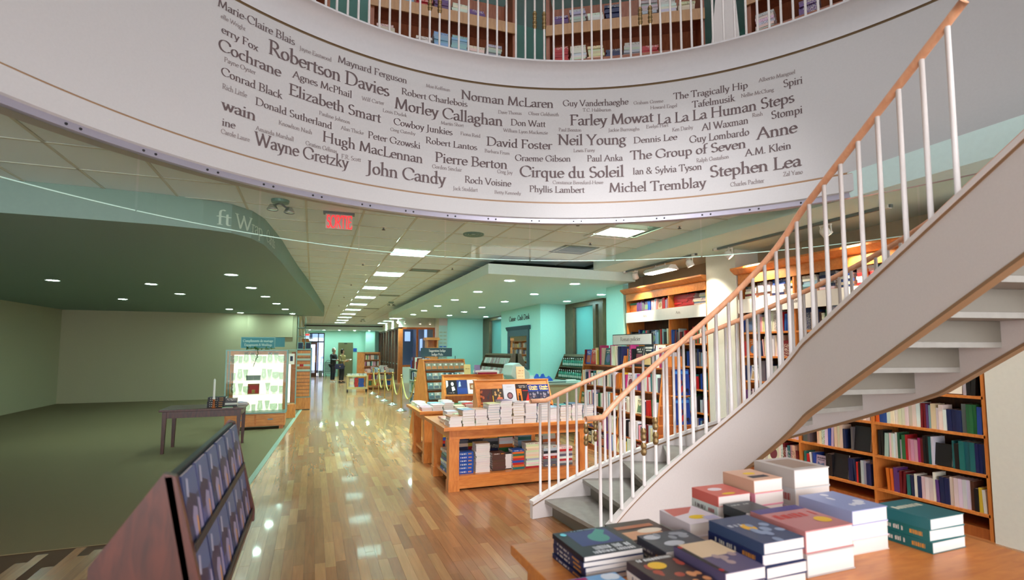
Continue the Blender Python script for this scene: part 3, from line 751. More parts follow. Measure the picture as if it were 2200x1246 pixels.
for k in range(16):
    p0 = 112.5-DPH*k; z = RISE*(k+1)
    def ph_pt(r, ph, zz):
        p = stair_pt(r, ph); p.z = zz; return p
    mb = MB(); n = 5; top = []; 
    A = [p0+2.5-(DPH+3.5)*i/n for i in range(n+1)]
    for i in range(n):
        q = [ph_pt(RI+.026, A[i], z), ph_pt(RO-.026, A[i], z), ph_pt(RO-.026, A[i+1], z), ph_pt(RI+.026, A[i+1], z)]
        l = [Vector((v.x, v.y, z-.035)) for v in q]
        mb.face(q); mb.face(l[::-1])
        if i == 0: mb.face([q[0], l[0], l[1], q[1]])
        if i == n-1: mb.face([q[2], l[2], l[3], q[3]])
    mb.build('tread', 'tread', stair)
    q = [ph_pt(RI+.026, p0, z-.036), ph_pt(RO-.026, p0, z-.036), ph_pt(RO-.026, p0, z-RISE+.001), ph_pt(RI+.026, p0, z-RISE+.001)]
    q2 = [ph_pt(RI+.026, p0-1, z-.036), ph_pt(RO-.026, p0-1, z-.036), ph_pt(RO-.026, p0-1, z-RISE+.001), ph_pt(RI+.026, p0-1, z-RISE+.001)]
    mb = MB().face(q).face(q2[::-1]).face([q[0], q2[0], q2[1], q[1]]).face([q[3], q[2], q2[2], q2[3]]); mb.build('riser', 'stone', stair)
def knuckle(mb, p, zc):
    mb.lathe([(.012, -.055), (.022, -.04), (.026, -.015), (.018, -.004), (.018, .004), (.026, .015), (.022, .04), (.012, .055)], 10, (p.x, p.y, zc))
for r, start, step, kn, lead in ((RI, 119.0, 6.4, (4, 5), 1), (RO, 116.0, 2.95, (5, 6), 1)):
    ph = start; i = 0; rails = []
    while ph > -44:
        p = stair_pt(r, ph); h = .89
        bl = MB().tube([p, (p.x, p.y, p.z+h)], .0135, 8).build('baluster', 'white_enamel', stair, True)
        if i in kn:
            mb = MB(); knuckle(mb, p, p.z+.42); knuckle(mb, p, p.z+.30); mb.build('gold_knuckle', 'gold_old', bl, True)
        ph -= step; i += 1
    pts = [stair_pt(r, p, .90) for p in [start-2-2*j for j in range(82)]]
    d = (stair_pt(r, start+10)-stair_pt(r, start)); d.z = 0; d.normalize()
    z0 = pts[0].z
    pre = [pts[0]+d*.19, pts[0]+d*.05]
    for q in pre: q.z = z0
    hr = MB().tube(pre+pts, .023, 10).build('handrail', 'rail', stair, True)
# ------------------------------------------------------------------ gallery railing
rail = thing('gallery_railing', 'white baluster railing round the upper gallery edge', 'railing', (CX, CY, 4.9))
k = 0; a = 8.0
while a < 172:
    x, y = 3.60*math.cos(R(a)), 3.60*math.sin(R(a))
    bl = MB().tube([(x, y, 0), (x, y, 1.0)], .012, 8).build('baluster', 'white_enamel', rail, True)
    if k % 11 in (5, 6):
        mb = MB(); knuckle(mb, Vector((x, y, 0)), .44); knuckle(mb, Vector((x, y, 0)), .54); mb.build('gold_knuckle', 'gold_old', bl, True)
    a += 1.72; k += 1
MB().lathe([(3.57, 0), (3.57, .012), (3.63, .012), (3.63, 0), (3.57, 0)], 100, (0, 0, 0), 5, 175).build('foot_rail', 'white_enamel', rail)
MB().lathe([(3.575, 1.0), (3.575, 1.03), (3.60, 1.05), (3.625, 1.03), (3.625, 1.0), (3.575, 1.0)], 100, (0, 0, 0), 5, 175).build('handrail', 'rail', rail)
# ------------------------------------------------------------------ books
BCOL = {'white': (232, 226, 220), 'cream': (226, 212, 180), 'pale grey': (186, 186, 190), 'red': (186, 34, 38), 'dark red': (116, 22, 32), 'navy': (28, 40, 86), 'blue': (38, 78, 160),
        'pale blue': (140, 182, 206), 'teal': (34, 108, 108), 'green': (42, 104, 62), 'yellow': (226, 186, 60), 'orange': (216, 112, 40), 'purple': (100, 62, 124), 'brown': (84, 50, 38),
        'black': (24, 24, 28), 'grey': (96, 98, 104), 'pink': (220, 156, 164), 'magenta': (172, 40, 104)}
MIX = ['white']*11+['cream']*4+['pale grey']*2+['red', 'dark red', 'navy', 'blue', 'pale blue', 'teal', 'green', 'yellow', 'orange', 'purple', 'brown', 'black', 'black', 'grey', 'pink', 'magenta', 'navy']
DARKMIX = ['navy', 'black', 'grey', 'blue', 'teal', 'brown', 'dark red', 'red', 'pale blue', 'pale grey', 'white', 'green', 'black']
BK = []
def add_book(M, w, h, t, col, where, group, px=None, kind='book', keep=False):
    c = M @ Vector((0, 0, .5*t)); BK.append((1e9 if keep else size_px(c, px if px else max(w*t, h*t, .004)), M, w, h, t, col, where, group, kind))
def frame(o, x, y, z):
    M = Matrix.Identity(4)
    for i, v in enumerate((x, y, z)):
        for j in range(3): M[j][i] = v[j]
    for j in range(3): M[j][3] = o[j]
    return M
def stack(cx, cy, z0, n, w, h, t, rz, cols, where, group, jit=.006, keep=False, kind='book', visw=1.):
    z = z0
    for i in range(n):
        tt = t*random.uniform(.92, 1.08); c = cols[i % len(cols)] if isinstance(cols, list) else cols
        M = Matrix.Translation((cx+random.gauss(0, jit), cy+random.gauss(0, jit), z)) @ Matrix.Rotation(rz+random.gauss(0, .03), 4, 'Z')
        add_book(M, w, h, tt, c, where, group, px=(tt*max(w, h)+(w*h*.25 if i == n-1 else 0))*visw, keep=keep, kind=kind); z += tt+.0004
    return z
ZV = Vector((0, 0, 1))
def row(p, out, length, hr, tr, wr, mix, where, group, fill=1., face=0., lean=.05):
    """books standing side by side; p = front-bottom start, out = unit vector the spines face"""
    out = Vector(out).normalized(); T = (-out).cross(ZV); s = random.uniform(0, .02); p = Vector(p)
    while s < length-.05:
        if random.random() > fill: s += random.uniform(.03, .1); continue
        c = random.choice(mix); h = random.uniform(*hr); w = random.uniform(*wr)
        if random.random() < face and length-s > .2:
            wf = h*.68; t = .02; M = frame(p+T*(s+wf/2)-out*.05+ZV*(h/2+.004), ZV.cross(out), ZV, out) @ Matrix.Rotation(R(-8), 4, 'X')
            add_book(M, wf, h, t, c, 'facing out '+where, group, px=wf*h, kind='face'); s += wf+.012; continue
        run = random.choice((1, 1, 1, 2, 3)); t = random.uniform(*tr)
        for _ in range(run):
            if s+t > length: break
            an = random.gauss(0, lean) if random.random() < .2 else 0
            M = frame(p+T*(s+abs(an)*h*.5)-out*(w/2+random.uniform(.0, .015))+ZV*(h/2+.0005), -out, ZV, T)
            if an: M = M @ Matrix.Translation((0, 0, 0)) @ Matrix.Rotation(an, 4, 'X'); s += abs(an)*h
            add_book(M, w, h, t, c, 'standing '+where, group, px=t*h); s += t+.0012
def cover_out(M, w, h, t, col, label, name='book', extra=None, cat='book', group=None):
    """a hero book with its own printed cover; local z is the front"""
    o = bpy.data.objects.new(name, COVER_PLAIN); COL.objects.link(o); o.matrix_world = M @ Matrix.Diagonal((w, h, t, 1)); o.color = lin(col)+(1,); tag(o, label, cat, group)
    p = bpy.data.objects.new('page_block', PAGES); COL.objects.link(p); p.parent = o
    if extra:
        for li, (nm, mt, c, polys) in enumerate(extra):
            mb = MB()
            for j, q in enumerate(polys): mb.face([(u-.5, v-.5, 1+(.0004*(li+1)+.00003*(j % 12))/t) for u, v in q])
            mb.build(nm, mt, o, color=lin(c) if c else None)
    return o
def unit_book():
    cov = MB().box(-.5, .5, -.5, .5, 0, .055).box(-.5, .5, -.5, .5, .945, 1).box(-.5, -.485, -.5, .5, .055, .945)
    return cov.mesh('book', 'cover'), MB().box(-.5, .5, -.5, .5, 0, .055).box(-.5, .5, -.5, .5, .945, 1).box(-.5, -.485, -.5, .5, .055, .945).mesh('book_plain', 'cover_plain'), box(-.485, .488, -.49, .49, .055, .945).mesh('page_block', 'page')
COVER, COVER_PLAIN, PAGES = unit_book()
def disc(cx, cy, rx, ry, n=18): return [(cx+rx*math.cos(2*math.pi*i/n), cy+ry*math.sin(2*math.pi*i/n)) for i in range(n)]
def rect(x0, y0, x1, y1): return [(x0, y0), (x1, y0), (x1, y1), (x0, y1)]
def bars(x0, x1, y0, y1, n, seed=0, skew=0.):
    rr = random.Random(seed); out = []; x = x0
    while x < x1-.01:
        wd = rr.uniform(.3, .8)*(x1-x0)/n
        if rr.random() < .86: out.append([(x, y0), (min(x1, x+wd), y0), (min(x1, x+wd)+skew, y0+(y1-y0)*rr.uniform(.75, 1)), (x+skew, y0+(y1-y0)*rr.uniform(.75, 1))])
        x += wd+.25*(x1-x0)/n
    return out
def blobs(n, seed, x0=.05, x1=.95, y0=.05, y1=.6, r=(.04, .12)):
    rr = random.Random(seed); return [disc(rr.uniform(x0, x1), rr.uniform(y0, y1), rr.uniform(*r), rr.uniform(*r), 12) for _ in range(n)]
def letters(txt, x0, x1, y0, h, **kw):
    P, W = text_polys(txt, **kw); return [[(x0+(x1-x0)*u/W, y0+v*h) for u, v in p] for p in P]
# ------------------------------------------------------------------ display tables
def display_table(x0, y0, lx, ly, label):
    t = thing('display_table', label, 'table', (x0, y0, 0))
    box(0, lx, 0, ly, .715, .757).build('table_top', 'cherry_h', t, bevel=.004)
    MB().box(.10, lx-.10, .11, .135, .60, .715).box(.10, lx-.10, ly-.135, ly-.11, .60, .715).box(.11, .135, .135, ly-.135, .60, .715).box(lx-.135, lx-.11, .135, ly-.135, .60, .715).build('apron', 'cherry_h', t)
    for px in (.09, lx-.21):
        for py in (.10, ly-.22):
            l = box(px, px+.12, py, py+.12, .0, .715).build('leg', 'cherry', t)
            MB().box(px-.007, px+.127, py-.007, py+.127, 0, .125).build('leg_block', 'cherry', l); MB().box(px-.005, px+.125, py-.005, py+.125, .575, .60).build('collar', 'cherry', l)
    box(.12, lx-.12, .14, ly-.14, .125, .165).build('lower_shelf', 'cherry_h', t)
    box(.21, lx-.21, .13, .155, .02, .13).build('plinth_board', 'cherry_h', t); box(.21, lx-.21, ly-.155, ly-.13, .02, .13).build('plinth_board', 'cherry_h', t)
    return t
display_table(1.43, 5.93, 2.02, 1.14, 'cherry wood display table with a row of white book stacks')
display_table(1.47, 7.58, 1.95, 1.16, 'cherry wood display table behind the one by the stairs')
def riser(x0, x1, y, z0, label, h=.31):
    t = thing('book_riser', label, 'display riser', (x0, y, z0))
    L = x1-x0
    MB().prism([(0, 0), (.22, 0), (.22, .17), (.215, .17+h), (.17, .17+h), (0, .175)], 0, .02, 'x').build('side_panel', 'cherry', t); MB().prism([(0, 0), (.22, 0), (.22, .17), (.215, .17+h), (.17, .17+h), (0, .175)], L-.02, L, 'x').build('side_panel', 'cherry', t)
    MB().prism([(.02, .18), (.035, .18), (.20, .17+h), (.185, .17+h)], .02, L-.02, 'x').build('back_board', 'cherry_h', t)
    box(.02, L-.02, -.03, .05, .165, .185).build('ledge', 'cherry_h', t); box(.02, L-.02, .02, .2, .0, .165).build('base', 'cherry_dark', t)
    box(-.005, L+.005, .165, .225, .17+h, .185+h).build('top_cap', 'cherry_h', t); return t
riser(2.0, 3.07, 6.46, .7575, 'slanted wooden riser with two blue guide books')
riser(1.96, 3.0, 8.10, .7575, 'slanted wooden riser with a black book and a blue book')
def face_on(x, y, z, w, h, col, label, extra=None, tilt=-22, t=.02, group=None):
    M = Matrix.Translation((x, y, z)) @ Matrix.Rotation(math.pi/2+R(tilt), 4, 'X') @ Matrix.Translation((0, h/2, 0))
    return cover_out(M, w, h, t, col, label, extra=extra, group=group)
CP = 'cover_plain'
zr = .7575+.1855; yr = 6.472
face_on(2.13, yr, zr, .15, .205, (88, 44, 36), 'dark brown photo book at the end of the slanted riser', [('picture', CP, (176, 84, 44), blobs(6, 1, .0, .4, .05, .9)), ('picture_detail', CP, (60, 50, 56), blobs(4, 2, .4, .9, .1, .9))])
face_on(2.285, yr, zr, .15, .205, (70, 56, 46), 'brown and gold photo book beside the white book on the riser', [('picture', CP, (196, 150, 92), blobs(6, 3, .1, .9, .5, .95)), ('picture_detail', CP, (214, 120, 84), [[(.3, .22), (.6, .3), (.95, .25), (.9, .42), (.5, .46)]]), ('spine_strip', CP, (226, 170, 50), [rect(0, 0, .08, .55)])])
face_on(2.455, yr-.004, zr, .175, .262, (204, 202, 206), 'pale grey book with a dark round emblem on the riser', [('emblem', CP, (70, 40, 46), [disc(.5, .4, .24, .18)]), ('emblem_centre', CP, (150, 96, 100), [disc(.5, .4, .16, .12)]), ('rule_line', CP, (150, 146, 152), [rect(.2, .72, .8, .727), rect(.3, .85, .7, .87)])])
face_on(2.64, yr, zr, .165, .265, (40, 26, 26), 'orange and black book with a standing silhouette on the riser', [('cover_panel', CP, (216, 120, 40), [rect(0, 0, .42, .74)]), ('cover_flash', CP, (196, 36, 34), [[(.62, 0), (1, 0), (1, .55)]]), ('silhouette', CP, (26, 18, 20), [rect(.1, .02, .3, .40), disc(.2, .46, .06, .05)]), ('title_marks', CP, (214, 206, 196), bars(.25, .9, .80, .84, 8, 3)+bars(.2, .95, .88, .91, 8, 4)), ('red_rule', CP, (196, 30, 30), [rect(.5, .62, 1, .65)])])
for i, gx in enumerate((2.80, 2.955)):
    e = [('cover_panel', CP, (26, 52, 128), [rect(0, .62, 1, 1)]), ('portraits', CP, (150, 140, 150), blobs(9, 11, .08, .92, .05, .55, (.05, .10))), ('portraits_dark', CP, (96, 70, 76), blobs(5, 12, .1, .9, .1, .5, (.04, .07)))]
    o = face_on(gx, yr, zr, .15, .25, (44, 46, 66), 'blue Guide Vidéo book on the slanted riser', e, group='pair of blue guide books on the riser')
    for txt, v in (('Guide', .83), ('Vidéo', .70)):
        P = letters(txt, .10, .92, v, .10, nib=.2, ang=20, thin=.12, serif=False); mb = MB()
        for j, q in enumerate(P): mb.face([(u-.5, w-.5, 1.08+.0015*(j % 12)) for u, w in q])
        mb.build('title', CP, o, color=lin((250, 206, 120)))
zr2 = .7575+.1855; yr2 = 8.112
face_on(2.08, yr2, zr2, .17, .235, (26, 24, 30), 'black book with a white figure on the rear riser', [('figure', CP, (226, 222, 220), [disc(.6, .72, .14, .14), [(.0, .45), (.2, .6), (.2, .95), (0, .98)], [(.55, .2), (.85, .3), (.75, .55), (.5, .5)]]), ('title_marks', CP, (200, 196, 190), bars(.2, .8, .08, .12, 8, 5))])
face_on(2.255, yr2, zr2, .17, .235, (36, 54, 110), 'blue book with a pale figure on the rear riser', [('figure', CP, (190, 204, 226), [disc(.3, .8, .08, .1), [(.15, .5), (.4, .55), (.35, .8), (.2, .8)]]), ('lower_panel', CP, (40, 66, 136), [rect(0, 0, 1, .42)])])
face_on(2.43, yr2, zr2, .165, .235, (232, 230, 230), 'white book with a small brown picture on the rear riser', [('picture', CP, (150, 96, 60), [rect(.2, .3, .8, .75)]), ('picture_detail', CP, (196, 176, 150), [disc(.5, .5, .18, .13)])])
M0 = Matrix.Translation((2.70, 8.285, .7575+.497)) @ Matrix.Rotation(math.pi/2, 4, 'Z')
cover_out(M0, .2, .33, .028, (150, 20, 50), 'crimson book lying on top of the rear riser'); cover_out(Matrix.Translation((2.69, 8.29, .7575+.526)) @ Matrix.Rotation(math.pi/2, 4, 'Z'), .2, .36, .03, (236, 232, 228), 'white book lying on a crimson book on the rear riser')
def card(x, y, z, w, h, col, label, ex=None):
    face_on(x, y, z, w, h, col, label, ex, tilt=-10, t=.012)
card(2.55, 8.27, .7575+.497, .10, .15, (128, 108, 140), 'small purple book propped on the rear riser', [('patch', CP, (196, 60, 40), [rect(.45, 0, .85, .4)])]); card(2.70, 8.35, .8, .01, .01, (1, 1, 1), 'x') if False else None
card(2.38, 8.27, .7575+.497, .11, .16, (226, 206, 140), 'small yellow book propped on the rear riser', [('marks', CP, (150, 90, 50), bars(.2, .8, .5, .6, 5, 1))])
card(2.66, 6.63, .7575+.497, .12, .17, (226, 190, 140), 'small tan booklet propped on the front riser', [('marks', CP, (170, 96, 60), bars(.15, .85, .62, .7, 5, 2)+bars(.15, .85, .45, .5, 6, 3)+bars(.2, .8, .2, .24, 5, 7))])
# stacks on the front table
W1 = 'in a stack on the table by the stairs'; G1 = 'book stacks on the table by the stairs'
tops = [(1.575, .86, 'orange'), (1.735, .93, 'pale blue'), (1.89, .93, 'cream'), (2.05, .99, 'cream'), (2.21, 1.02, 'purple'), (2.37, 1.0, 'pale grey'), (2.53, .99, 'white'), (2.69, .98, 'green'), (2.85, .92, 'pale blue'), (3.01, .94, 'teal'), (3.17, .95, 'navy'), (3.33, .93, 'grey')]
for i, (x, zt, tc) in enumerate(tops):
    n = max(3, int(round((zt-.757)/.030))); th = (zt-.757)/n
    stack(x, 6.065, .7575, n, .148, .205, th, 0 if i % 3 else math.pi, ['white', 'cream', 'white', 'pale grey'][i % 4], W1, G1, .003, visw=1.2)
    stack(x+.0, 6.065, .7575+n*th+.004, 1, .15, .208, .012, R(3), tc, 'on top of a white book stack on the table by the stairs', G1, .004, visw=3)
for i in range(4):
    stack(1.56+.02*i+(i % 2)*.18, 6.30+.21*(i//2), .7575, 2+i % 2, .15, .205, .026, random.uniform(-.2, .2), ['cream', 'white', 'pink'][i % 3], 'lying near the corner of the table by the stairs', G1, .01)
for x, n in ((1.72, 3), (1.9, 4), (3.2, 4), (3.33, 3)): stack(x, 6.8, .7575, n, .15, .2, .03, 0, random.choice(['white', 'pale blue', 'cream']), 'in a low stack at the back of the table by the stairs', G1)
# stacks on the lower shelf (spines forward)
G2 = 'books on the lower shelf of the front table'; zs_ = .1655
def under(x0, x1, n, ztop, cols, what, y=6.155, spine=True, g=G2, h=None):
    t = (ztop-zs_)/n; wd = x1-x0-.008
    stack((x0+x1)/2, y+.075, zs_, n, .15, wd, t, math.pi/2 if spine else -math.pi/2, cols, what, g, .002, visw=1.3, kind='plain' if spine else 'book')
under(1.66, 1.86, 6, .43, 'blue', 'in the thick stack on the lower table shelf')
under(1.88, 2.07, 14, .50, 'white', 'in the tall pale stack on the lower table shelf', spine=False)
under(2.09, 2.27, 8, .385, 'brown', 'in the dark stack on the lower table shelf')
under(2.36, 2.52, 9, .40, ['teal', 'orange', 'red', 'blue', 'red', 'orange', 'green', 'orange', 'blue'], 'in the multicoloured stack on the lower table shelf')
under(2.54, 2.74, 13, .47, ['red', 'white', 'white', 'white', 'pale grey', 'cream', 'cream', 'cream', 'cream', 'cream', 'cream', 'cream', 'cream'], 'in the white and red stack on the lower table shelf')
under(2.78, 2.98, 8, .43, ['grey', 'grey', 'grey', 'red', 'white', 'black', 'pale grey', 'pale grey'], 'in the striped stack on the lower table shelf')
under(3.0, 3.2, 8, .40, ['grey', 'pale grey', 'red', 'white'], 'at the end of the lower table shelf')
stack(2.315, 6.24, zs_, 1, .10, .08, .20, 0, 'black', 'upright beside the dark stack on the lower table shelf', G2)
for i, (xa, cols) in enumerate(((1.78, ['cream', 'grey', 'navy', 'black', 'pale grey', 'navy']), (1.98, ['orange', 'yellow', 'green', 'navy', 'orange', 'red', 'yellow', 'black']), (2.19, ['black', 'grey', 'yellow', 'teal', 'navy', 'black']), (2.40, ['orange', 'white', 'white', 'green', 'green']), (2.66, ['pale blue', 'teal', 'pale blue']), (3.02, ['orange', 'white', 'white']))):
    t = .042; stack(xa, 6.56, zs_, 10, .15, .19, .042, math.pi/2, cols, 'in the back row of the lower table shelf', 'back row books on the lower table shelf', .004)
for y in (6.30, 6.50): stack(1.62, y, zs_, 8, .14, .18, .032, 0, ['blue', 'teal', 'pale blue', 'white'], 'at the open end of the lower table shelf', G2)
# rear table books
W2 = 'in a low stack on the rear display table'; G3 = 'book stacks on the rear display table'
for i in range(11): stack(1.58+.165*i, 7.72, .7575, 2+(i*7) % 3+(2 if i > 6 else 0), .15, .21, .028, math.pi*(i % 2), ['pink', 'white', 'white', 'cream', 'red', 'white'][i % 6], W2, G3, .006)
for i in range(5): stack(1.60+.17*i, 7.96, .7575, 2+i % 3, .15, .21, .03, .1*i, ['white', 'pale blue', 'white', 'green'][i % 4], W2, G3, .01)
for i in range(3): stack(1.6+.02*i, 8.2+.2*i, .7575, 2, .15, .2, .03, .2*i, 'white', W2, G3)
stack(1.80, 7.82, .1655, 9, .15, .19, .045, math.pi/2, ['orange', 'navy', 'red', 'blue', 'yellow'], 'in the bright stack under the rear display table', G3); stack(1.80, 8.2, .1655, 8, .15, .19, .04, 0, ['red', 'blue', 'orange'], 'in the bright stack under the rear display table', G3)
for x in (2.1, 2.4, 2.7, 3.0): stack(x, 7.84, .1655, 7, .15, .19, .045, math.pi/2, random.sample(DARKMIX, 4), 'in a stack under the rear display table', G3)
# ------------------------------------------------------------------ gondola bookcase
gd = thing('gondola_bookcase', 'two-sided cherry bookcase of novels standing behind the stairs', 'bookcase', (4.35, 6.02, 0))
GL_ = 2.30; SL = .22/1.55
def gx(z): return SL*z
side = [(0, 0), (.74, 0), (.74-gx(1.56), 1.56), (gx(1.56), 1.56)]
for y in (0, .99, GL_-.022): MB().prism(side, y, y+.022, 'y').build('side_panel', 'cherry', gd)
MB().prism([(.36, .05), (.38, .05), (.38, 1.56), (.36, 1.56)], .022, GL_-.022, 'y').build('back_panel', 'cherry_dark', gd)
SHZ = [.09, .36, .715, 1.055, 1.40]
for z in SHZ:
    for ya, yb in ((.022, .99), (1.012, GL_-.022)):
        box(gx(z)-.005, .36, ya, yb, z-.022, z).build('shelf', 'cherry_dark', gd); box(.38, .745-gx(z), ya, yb, z-.022, z).build('shelf', 'cherry_dark', gd)
MB().box(.02, .72, .022, GL_-.022, 0, .068).build('plinth', 'cherry_dark', gd)
nm = ['bottom', 'second', 'third', 'fourth', 'top']
for k, z in enumerate(SHZ):
    for ya, yb, bay in ((.03, .98, 'in the stair-side bay'), (1.02, GL_-.03, 'in the cash-side bay')):
        row((4.35+gx(z)+.012, 6.02+yb, z), (-1, 0, 0), yb-ya, (.19, .26) if k < 4 else (.24, .33), (.014, .038), (.11, .15), MIX if k != 2 else MIX+['red', 'magenta', 'white'], f'on the {nm[k]} gondola shelf {bay}', f'books on the {nm[k]} gondola shelf', .97, .06 if k < 4 else .22)
for z in SHZ[1:]: row((4.35+.745-gx(z)-.012, 6.06, z), (1, 0, 0), 2.1, (.19, .25), (.02, .04), (.11, .14), MIX, 'on the wall side of the gondola bookcase', 'books on the wall side of the gondola', .95)
for z in (.22+.135*i for i in range(9)): MB().box(.02+gx(z), .72-gx(z), -.008, 0, z, z+.115).build('slat', 'cherry_dark', gd)
for z, lb in ((1.02, 'blue and red comic album high on the gondola end panel'), (.62, 'blue and red comic album low on the gondola end panel')):
    face_on(4.80, 5.96, z, .27, .36, (28, 56, 130), lb, [('hero_shape', CP, (170, 40, 44), blobs(5, 21, .3, .75, .2, .6, (.06, .14))), ('title_band', CP, (60, 120, 190), [rect(.05, .82, .95, .93)]), ('shade', CP, (20, 24, 50), blobs(4, 22, .1, .9, .1, .5))], tilt=-4)
    MB().box(4.66-4.35, 4.94-4.35, -.07, -.008, z-.015, z-.003).build('ledge', 'cherry', gd)
sg = thing('shelf_sign', 'white framed sign standing on the gondola bookcase', 'sign', (4.72, 6.48, 1.56))
for y in (.12, .98): box(-.006, .006, y, y+.012, 0, .17).build('post', 'grey_metal', sg)
fr = box(-.012, .012, 0, 1.09, .165, .345).build('frame', 'dark', sg); box(-.015, -.012, .015, 1.075, .178, .332).build('panel', 'white', fr)
flat_text('Roman policier', 'lettering', 'letter_small', (-.0155, .85, .235), (0, -1, 0), (0, 0, 1), .56, .06, fr)
# ------------------------------------------------------------------ wall bookcases
def wall_case(y0, y1, shelves, bays, label, where, grp, mixes, dens, sign):
    t = thing('wall_bookcase', label, 'bookcase', (5.52, y0, 0)); L = y1-y0
    box(.385, .40, 0, L, 0, 2.70).build('back_panel', 'walnut', t)
    ed = [0]+[L*f for f in bays]+[L]
    for i, e in enumerate(ed):
        a = min(max(e-.0125, 0), L-.025); box(.0, .385, a, a+.025, 0, 2.70).build('side_panel', 'cherry', t)
    MB().prism([(-.12, 2.78), (-.12, 2.755), (-.05, 2.70), (-.02, 2.69), (.40, 2.69), (.40, 2.78)], -.02, L+.02, 'y').build('cornice', 'cherry_h', t)
    box(-.012, .0, .01, L-.01, 2.56, 2.70).build('header_board', 'cherry_h', t)
    fb = box(-.02, .0, .01, L-.01, 2.155, 2.345).build('white_fascia', 'white', t)
    for txt, y, ln in sign: flat_text(txt, 'lettering', 'letter_small', (-.0215, y, 2.235), (0, -1, 0), (0, 0, 1), ln, .045, fb)
    for z in [2.35]+shelves:
        for a, b in zip(ed, ed[1:]): box(.0 if z < 2.3 else -.0, .385, a+.013, b-.013, z-.025, z).build('shelf', 'cherry_h', t)
    box(.02, .385, 0, L, 0, .09).build('plinth', 'cherry_dark', t)
    nmz = ['high', 'eye-level', 'middle', 'knee-level', 'low', 'lowest']
    for a, b in zip(ed, ed[1:]):
        for k, z in enumerate(shelves): row((5.54, y0+b-.02, z), (-1, 0, 0), b-a-.04, (.19, .27), (.016, .04), (.14, .18), mixes, f'on the {nmz[k]} shelf of {where}', grp, dens, .05)
    return t
t = wall_case(6.22, 8.38, [1.75, 1.40, 1.05, .70, .35], (.42,), 'tall cherry wall bookcase between the pillar and the mint column', 'the mint-column bookcase', 'books in the wall bookcase by the mint column', DARKMIX, .9, (('Arts', 1.6, .11), ('Arts', .7, .11)))
t = wall_case(2.82, 5.60, [1.89, 1.57, 1.24, .90, .56, .22], (.36, .68), 'tall cherry wall bookcase behind the stair flight', 'the bookcase behind the stairs', 'books in the wall bookcase behind the stairs', MIX+DARKMIX, .93, (('Romans', 2.05, .3),))
Wc = 'on the ledge of the mint-column bookcase'; Gc = 'books on the top ledge of the left wall bookcase'
stack(5.66, 8.22, 2.351, 5, .17, .22, .034, 0, ['orange', 'orange', 'orange', 'orange', 'green'], 'in the orange stack '+Wc, Gc)
row((5.55, 8.10, 2.351), (-1, 0, 0), .42, (.15, .2), (.02, .035), (.13, .16), ['blue', 'navy', 'purple', 'grey'], Wc, Gc, 1, .3)
row((5.55, 7.66, 2.351), (-1, 0, 0), .48, (.15, .19), (.02, .035), (.13, .16), ['white', 'white', 'pink', 'red', 'pale blue'], Wc, Gc, 1, .1)
for q in range(3): stack(5.66, 6.98-.15*q, 2.351, 8, .13, .19, .0245, 0, 'red', 'in the bright red stacks '+Wc, Gc)
for q, n in enumerate((4, 7, 7)): stack(5.66, 6.52-.14*q, 2.351, n, .13, .19, .026, 0, ['white', 'pale blue', 'white'], 'in the pale stacks '+Wc, Gc)
Wd = 'on the ledge of the bookcase behind the stairs'; Gd = 'books on the top ledge of the right wall bookcase'
for q, cols in enumerate((['white', 'dark red', 'white', 'pale grey', 'black', 'grey'], ['white', 'brown', 'white', 'white'], ['navy', 'pale grey', 'white', 'white', 'blue', 'blue', 'blue'], ['cream', 'white', 'black', 'white', 'yellow', 'yellow', 'yellow'], ['cream', 'pale blue', 'pale blue', 'pale blue', 'white', 'white', 'grey'], ['white', 'navy', 'grey'], ['blue', 'white'], ['red', 'white', 'white'], ['white', 'teal'], ['grey', 'white'])):
    stack(5.66, 5.42-.225*q, 2.351, 6 if q % 3 else 5, .20, .19, .033, 0, cols, 'in the mixed stacks '+Wd, Gd)
# ------------------------------------------------------------------ foreground book table
ft = thing('display_table', 'low cherry table crowded with paperbacks in front of the stairs', 'table', (.88, 1.22, 0))
box(0, 2.1, 0, 1.10, .705, .75).build('table_top', 'cherry_h', ft, bevel=.004)
MB().box(.08, 2.02, .08, .105, .60, .705).box(.08, 2.02, .995, 1.02, .60, .705).box(.08, .105, .105, .995, .60, .705).box(1.995, 2.02, .105, .995, .60, .705).build('apron', 'cherry_h', ft)
for px in (.06, 1.92):
    for py in (.06, .92): box(px, px+.12, py, py+.12, 0, .705).build('leg', 'cherry', ft)
def fstack(x0, x1, y0, y1, ztop, n, col, where, cov, ex, rz=0, spine=None, z0=.7505):
    """near stack: n books, the topmost with a printed cover; spine: 0 west, 1 south, 2 east, 3 north"""
    t = (ztop-z0)/n; cx, cy = (x0+x1)/2, (y0+y1)/2; W, D = x1-x0, y1-y0; sp = 0 if spine is None else spine
    rot = {0: 0, 1: math.pi/2, 2: math.pi, 3: -math.pi/2}[sp]; w, h = (W, D) if sp in (0, 2) else (D, W)
    for i in range(n-1):
        M = Matrix.Translation((cx+random.gauss(0, .003), cy+random.gauss(0, .003), z0+t*i)) @ Matrix.Rotation(rot+rz+random.gauss(0, .012), 4, 'Z')
        add_book(M, w, h, t-.0006, col, where, 'near book stacks on the crowded table', keep=True, kind='plain')
    M = Matrix.Translation((cx, cy, z0+t*(n-1))) @ Matrix.Rotation(rz, 4, 'Z')
    cover_out(M, W, D, t, cov[0], cov[1], extra=ex)
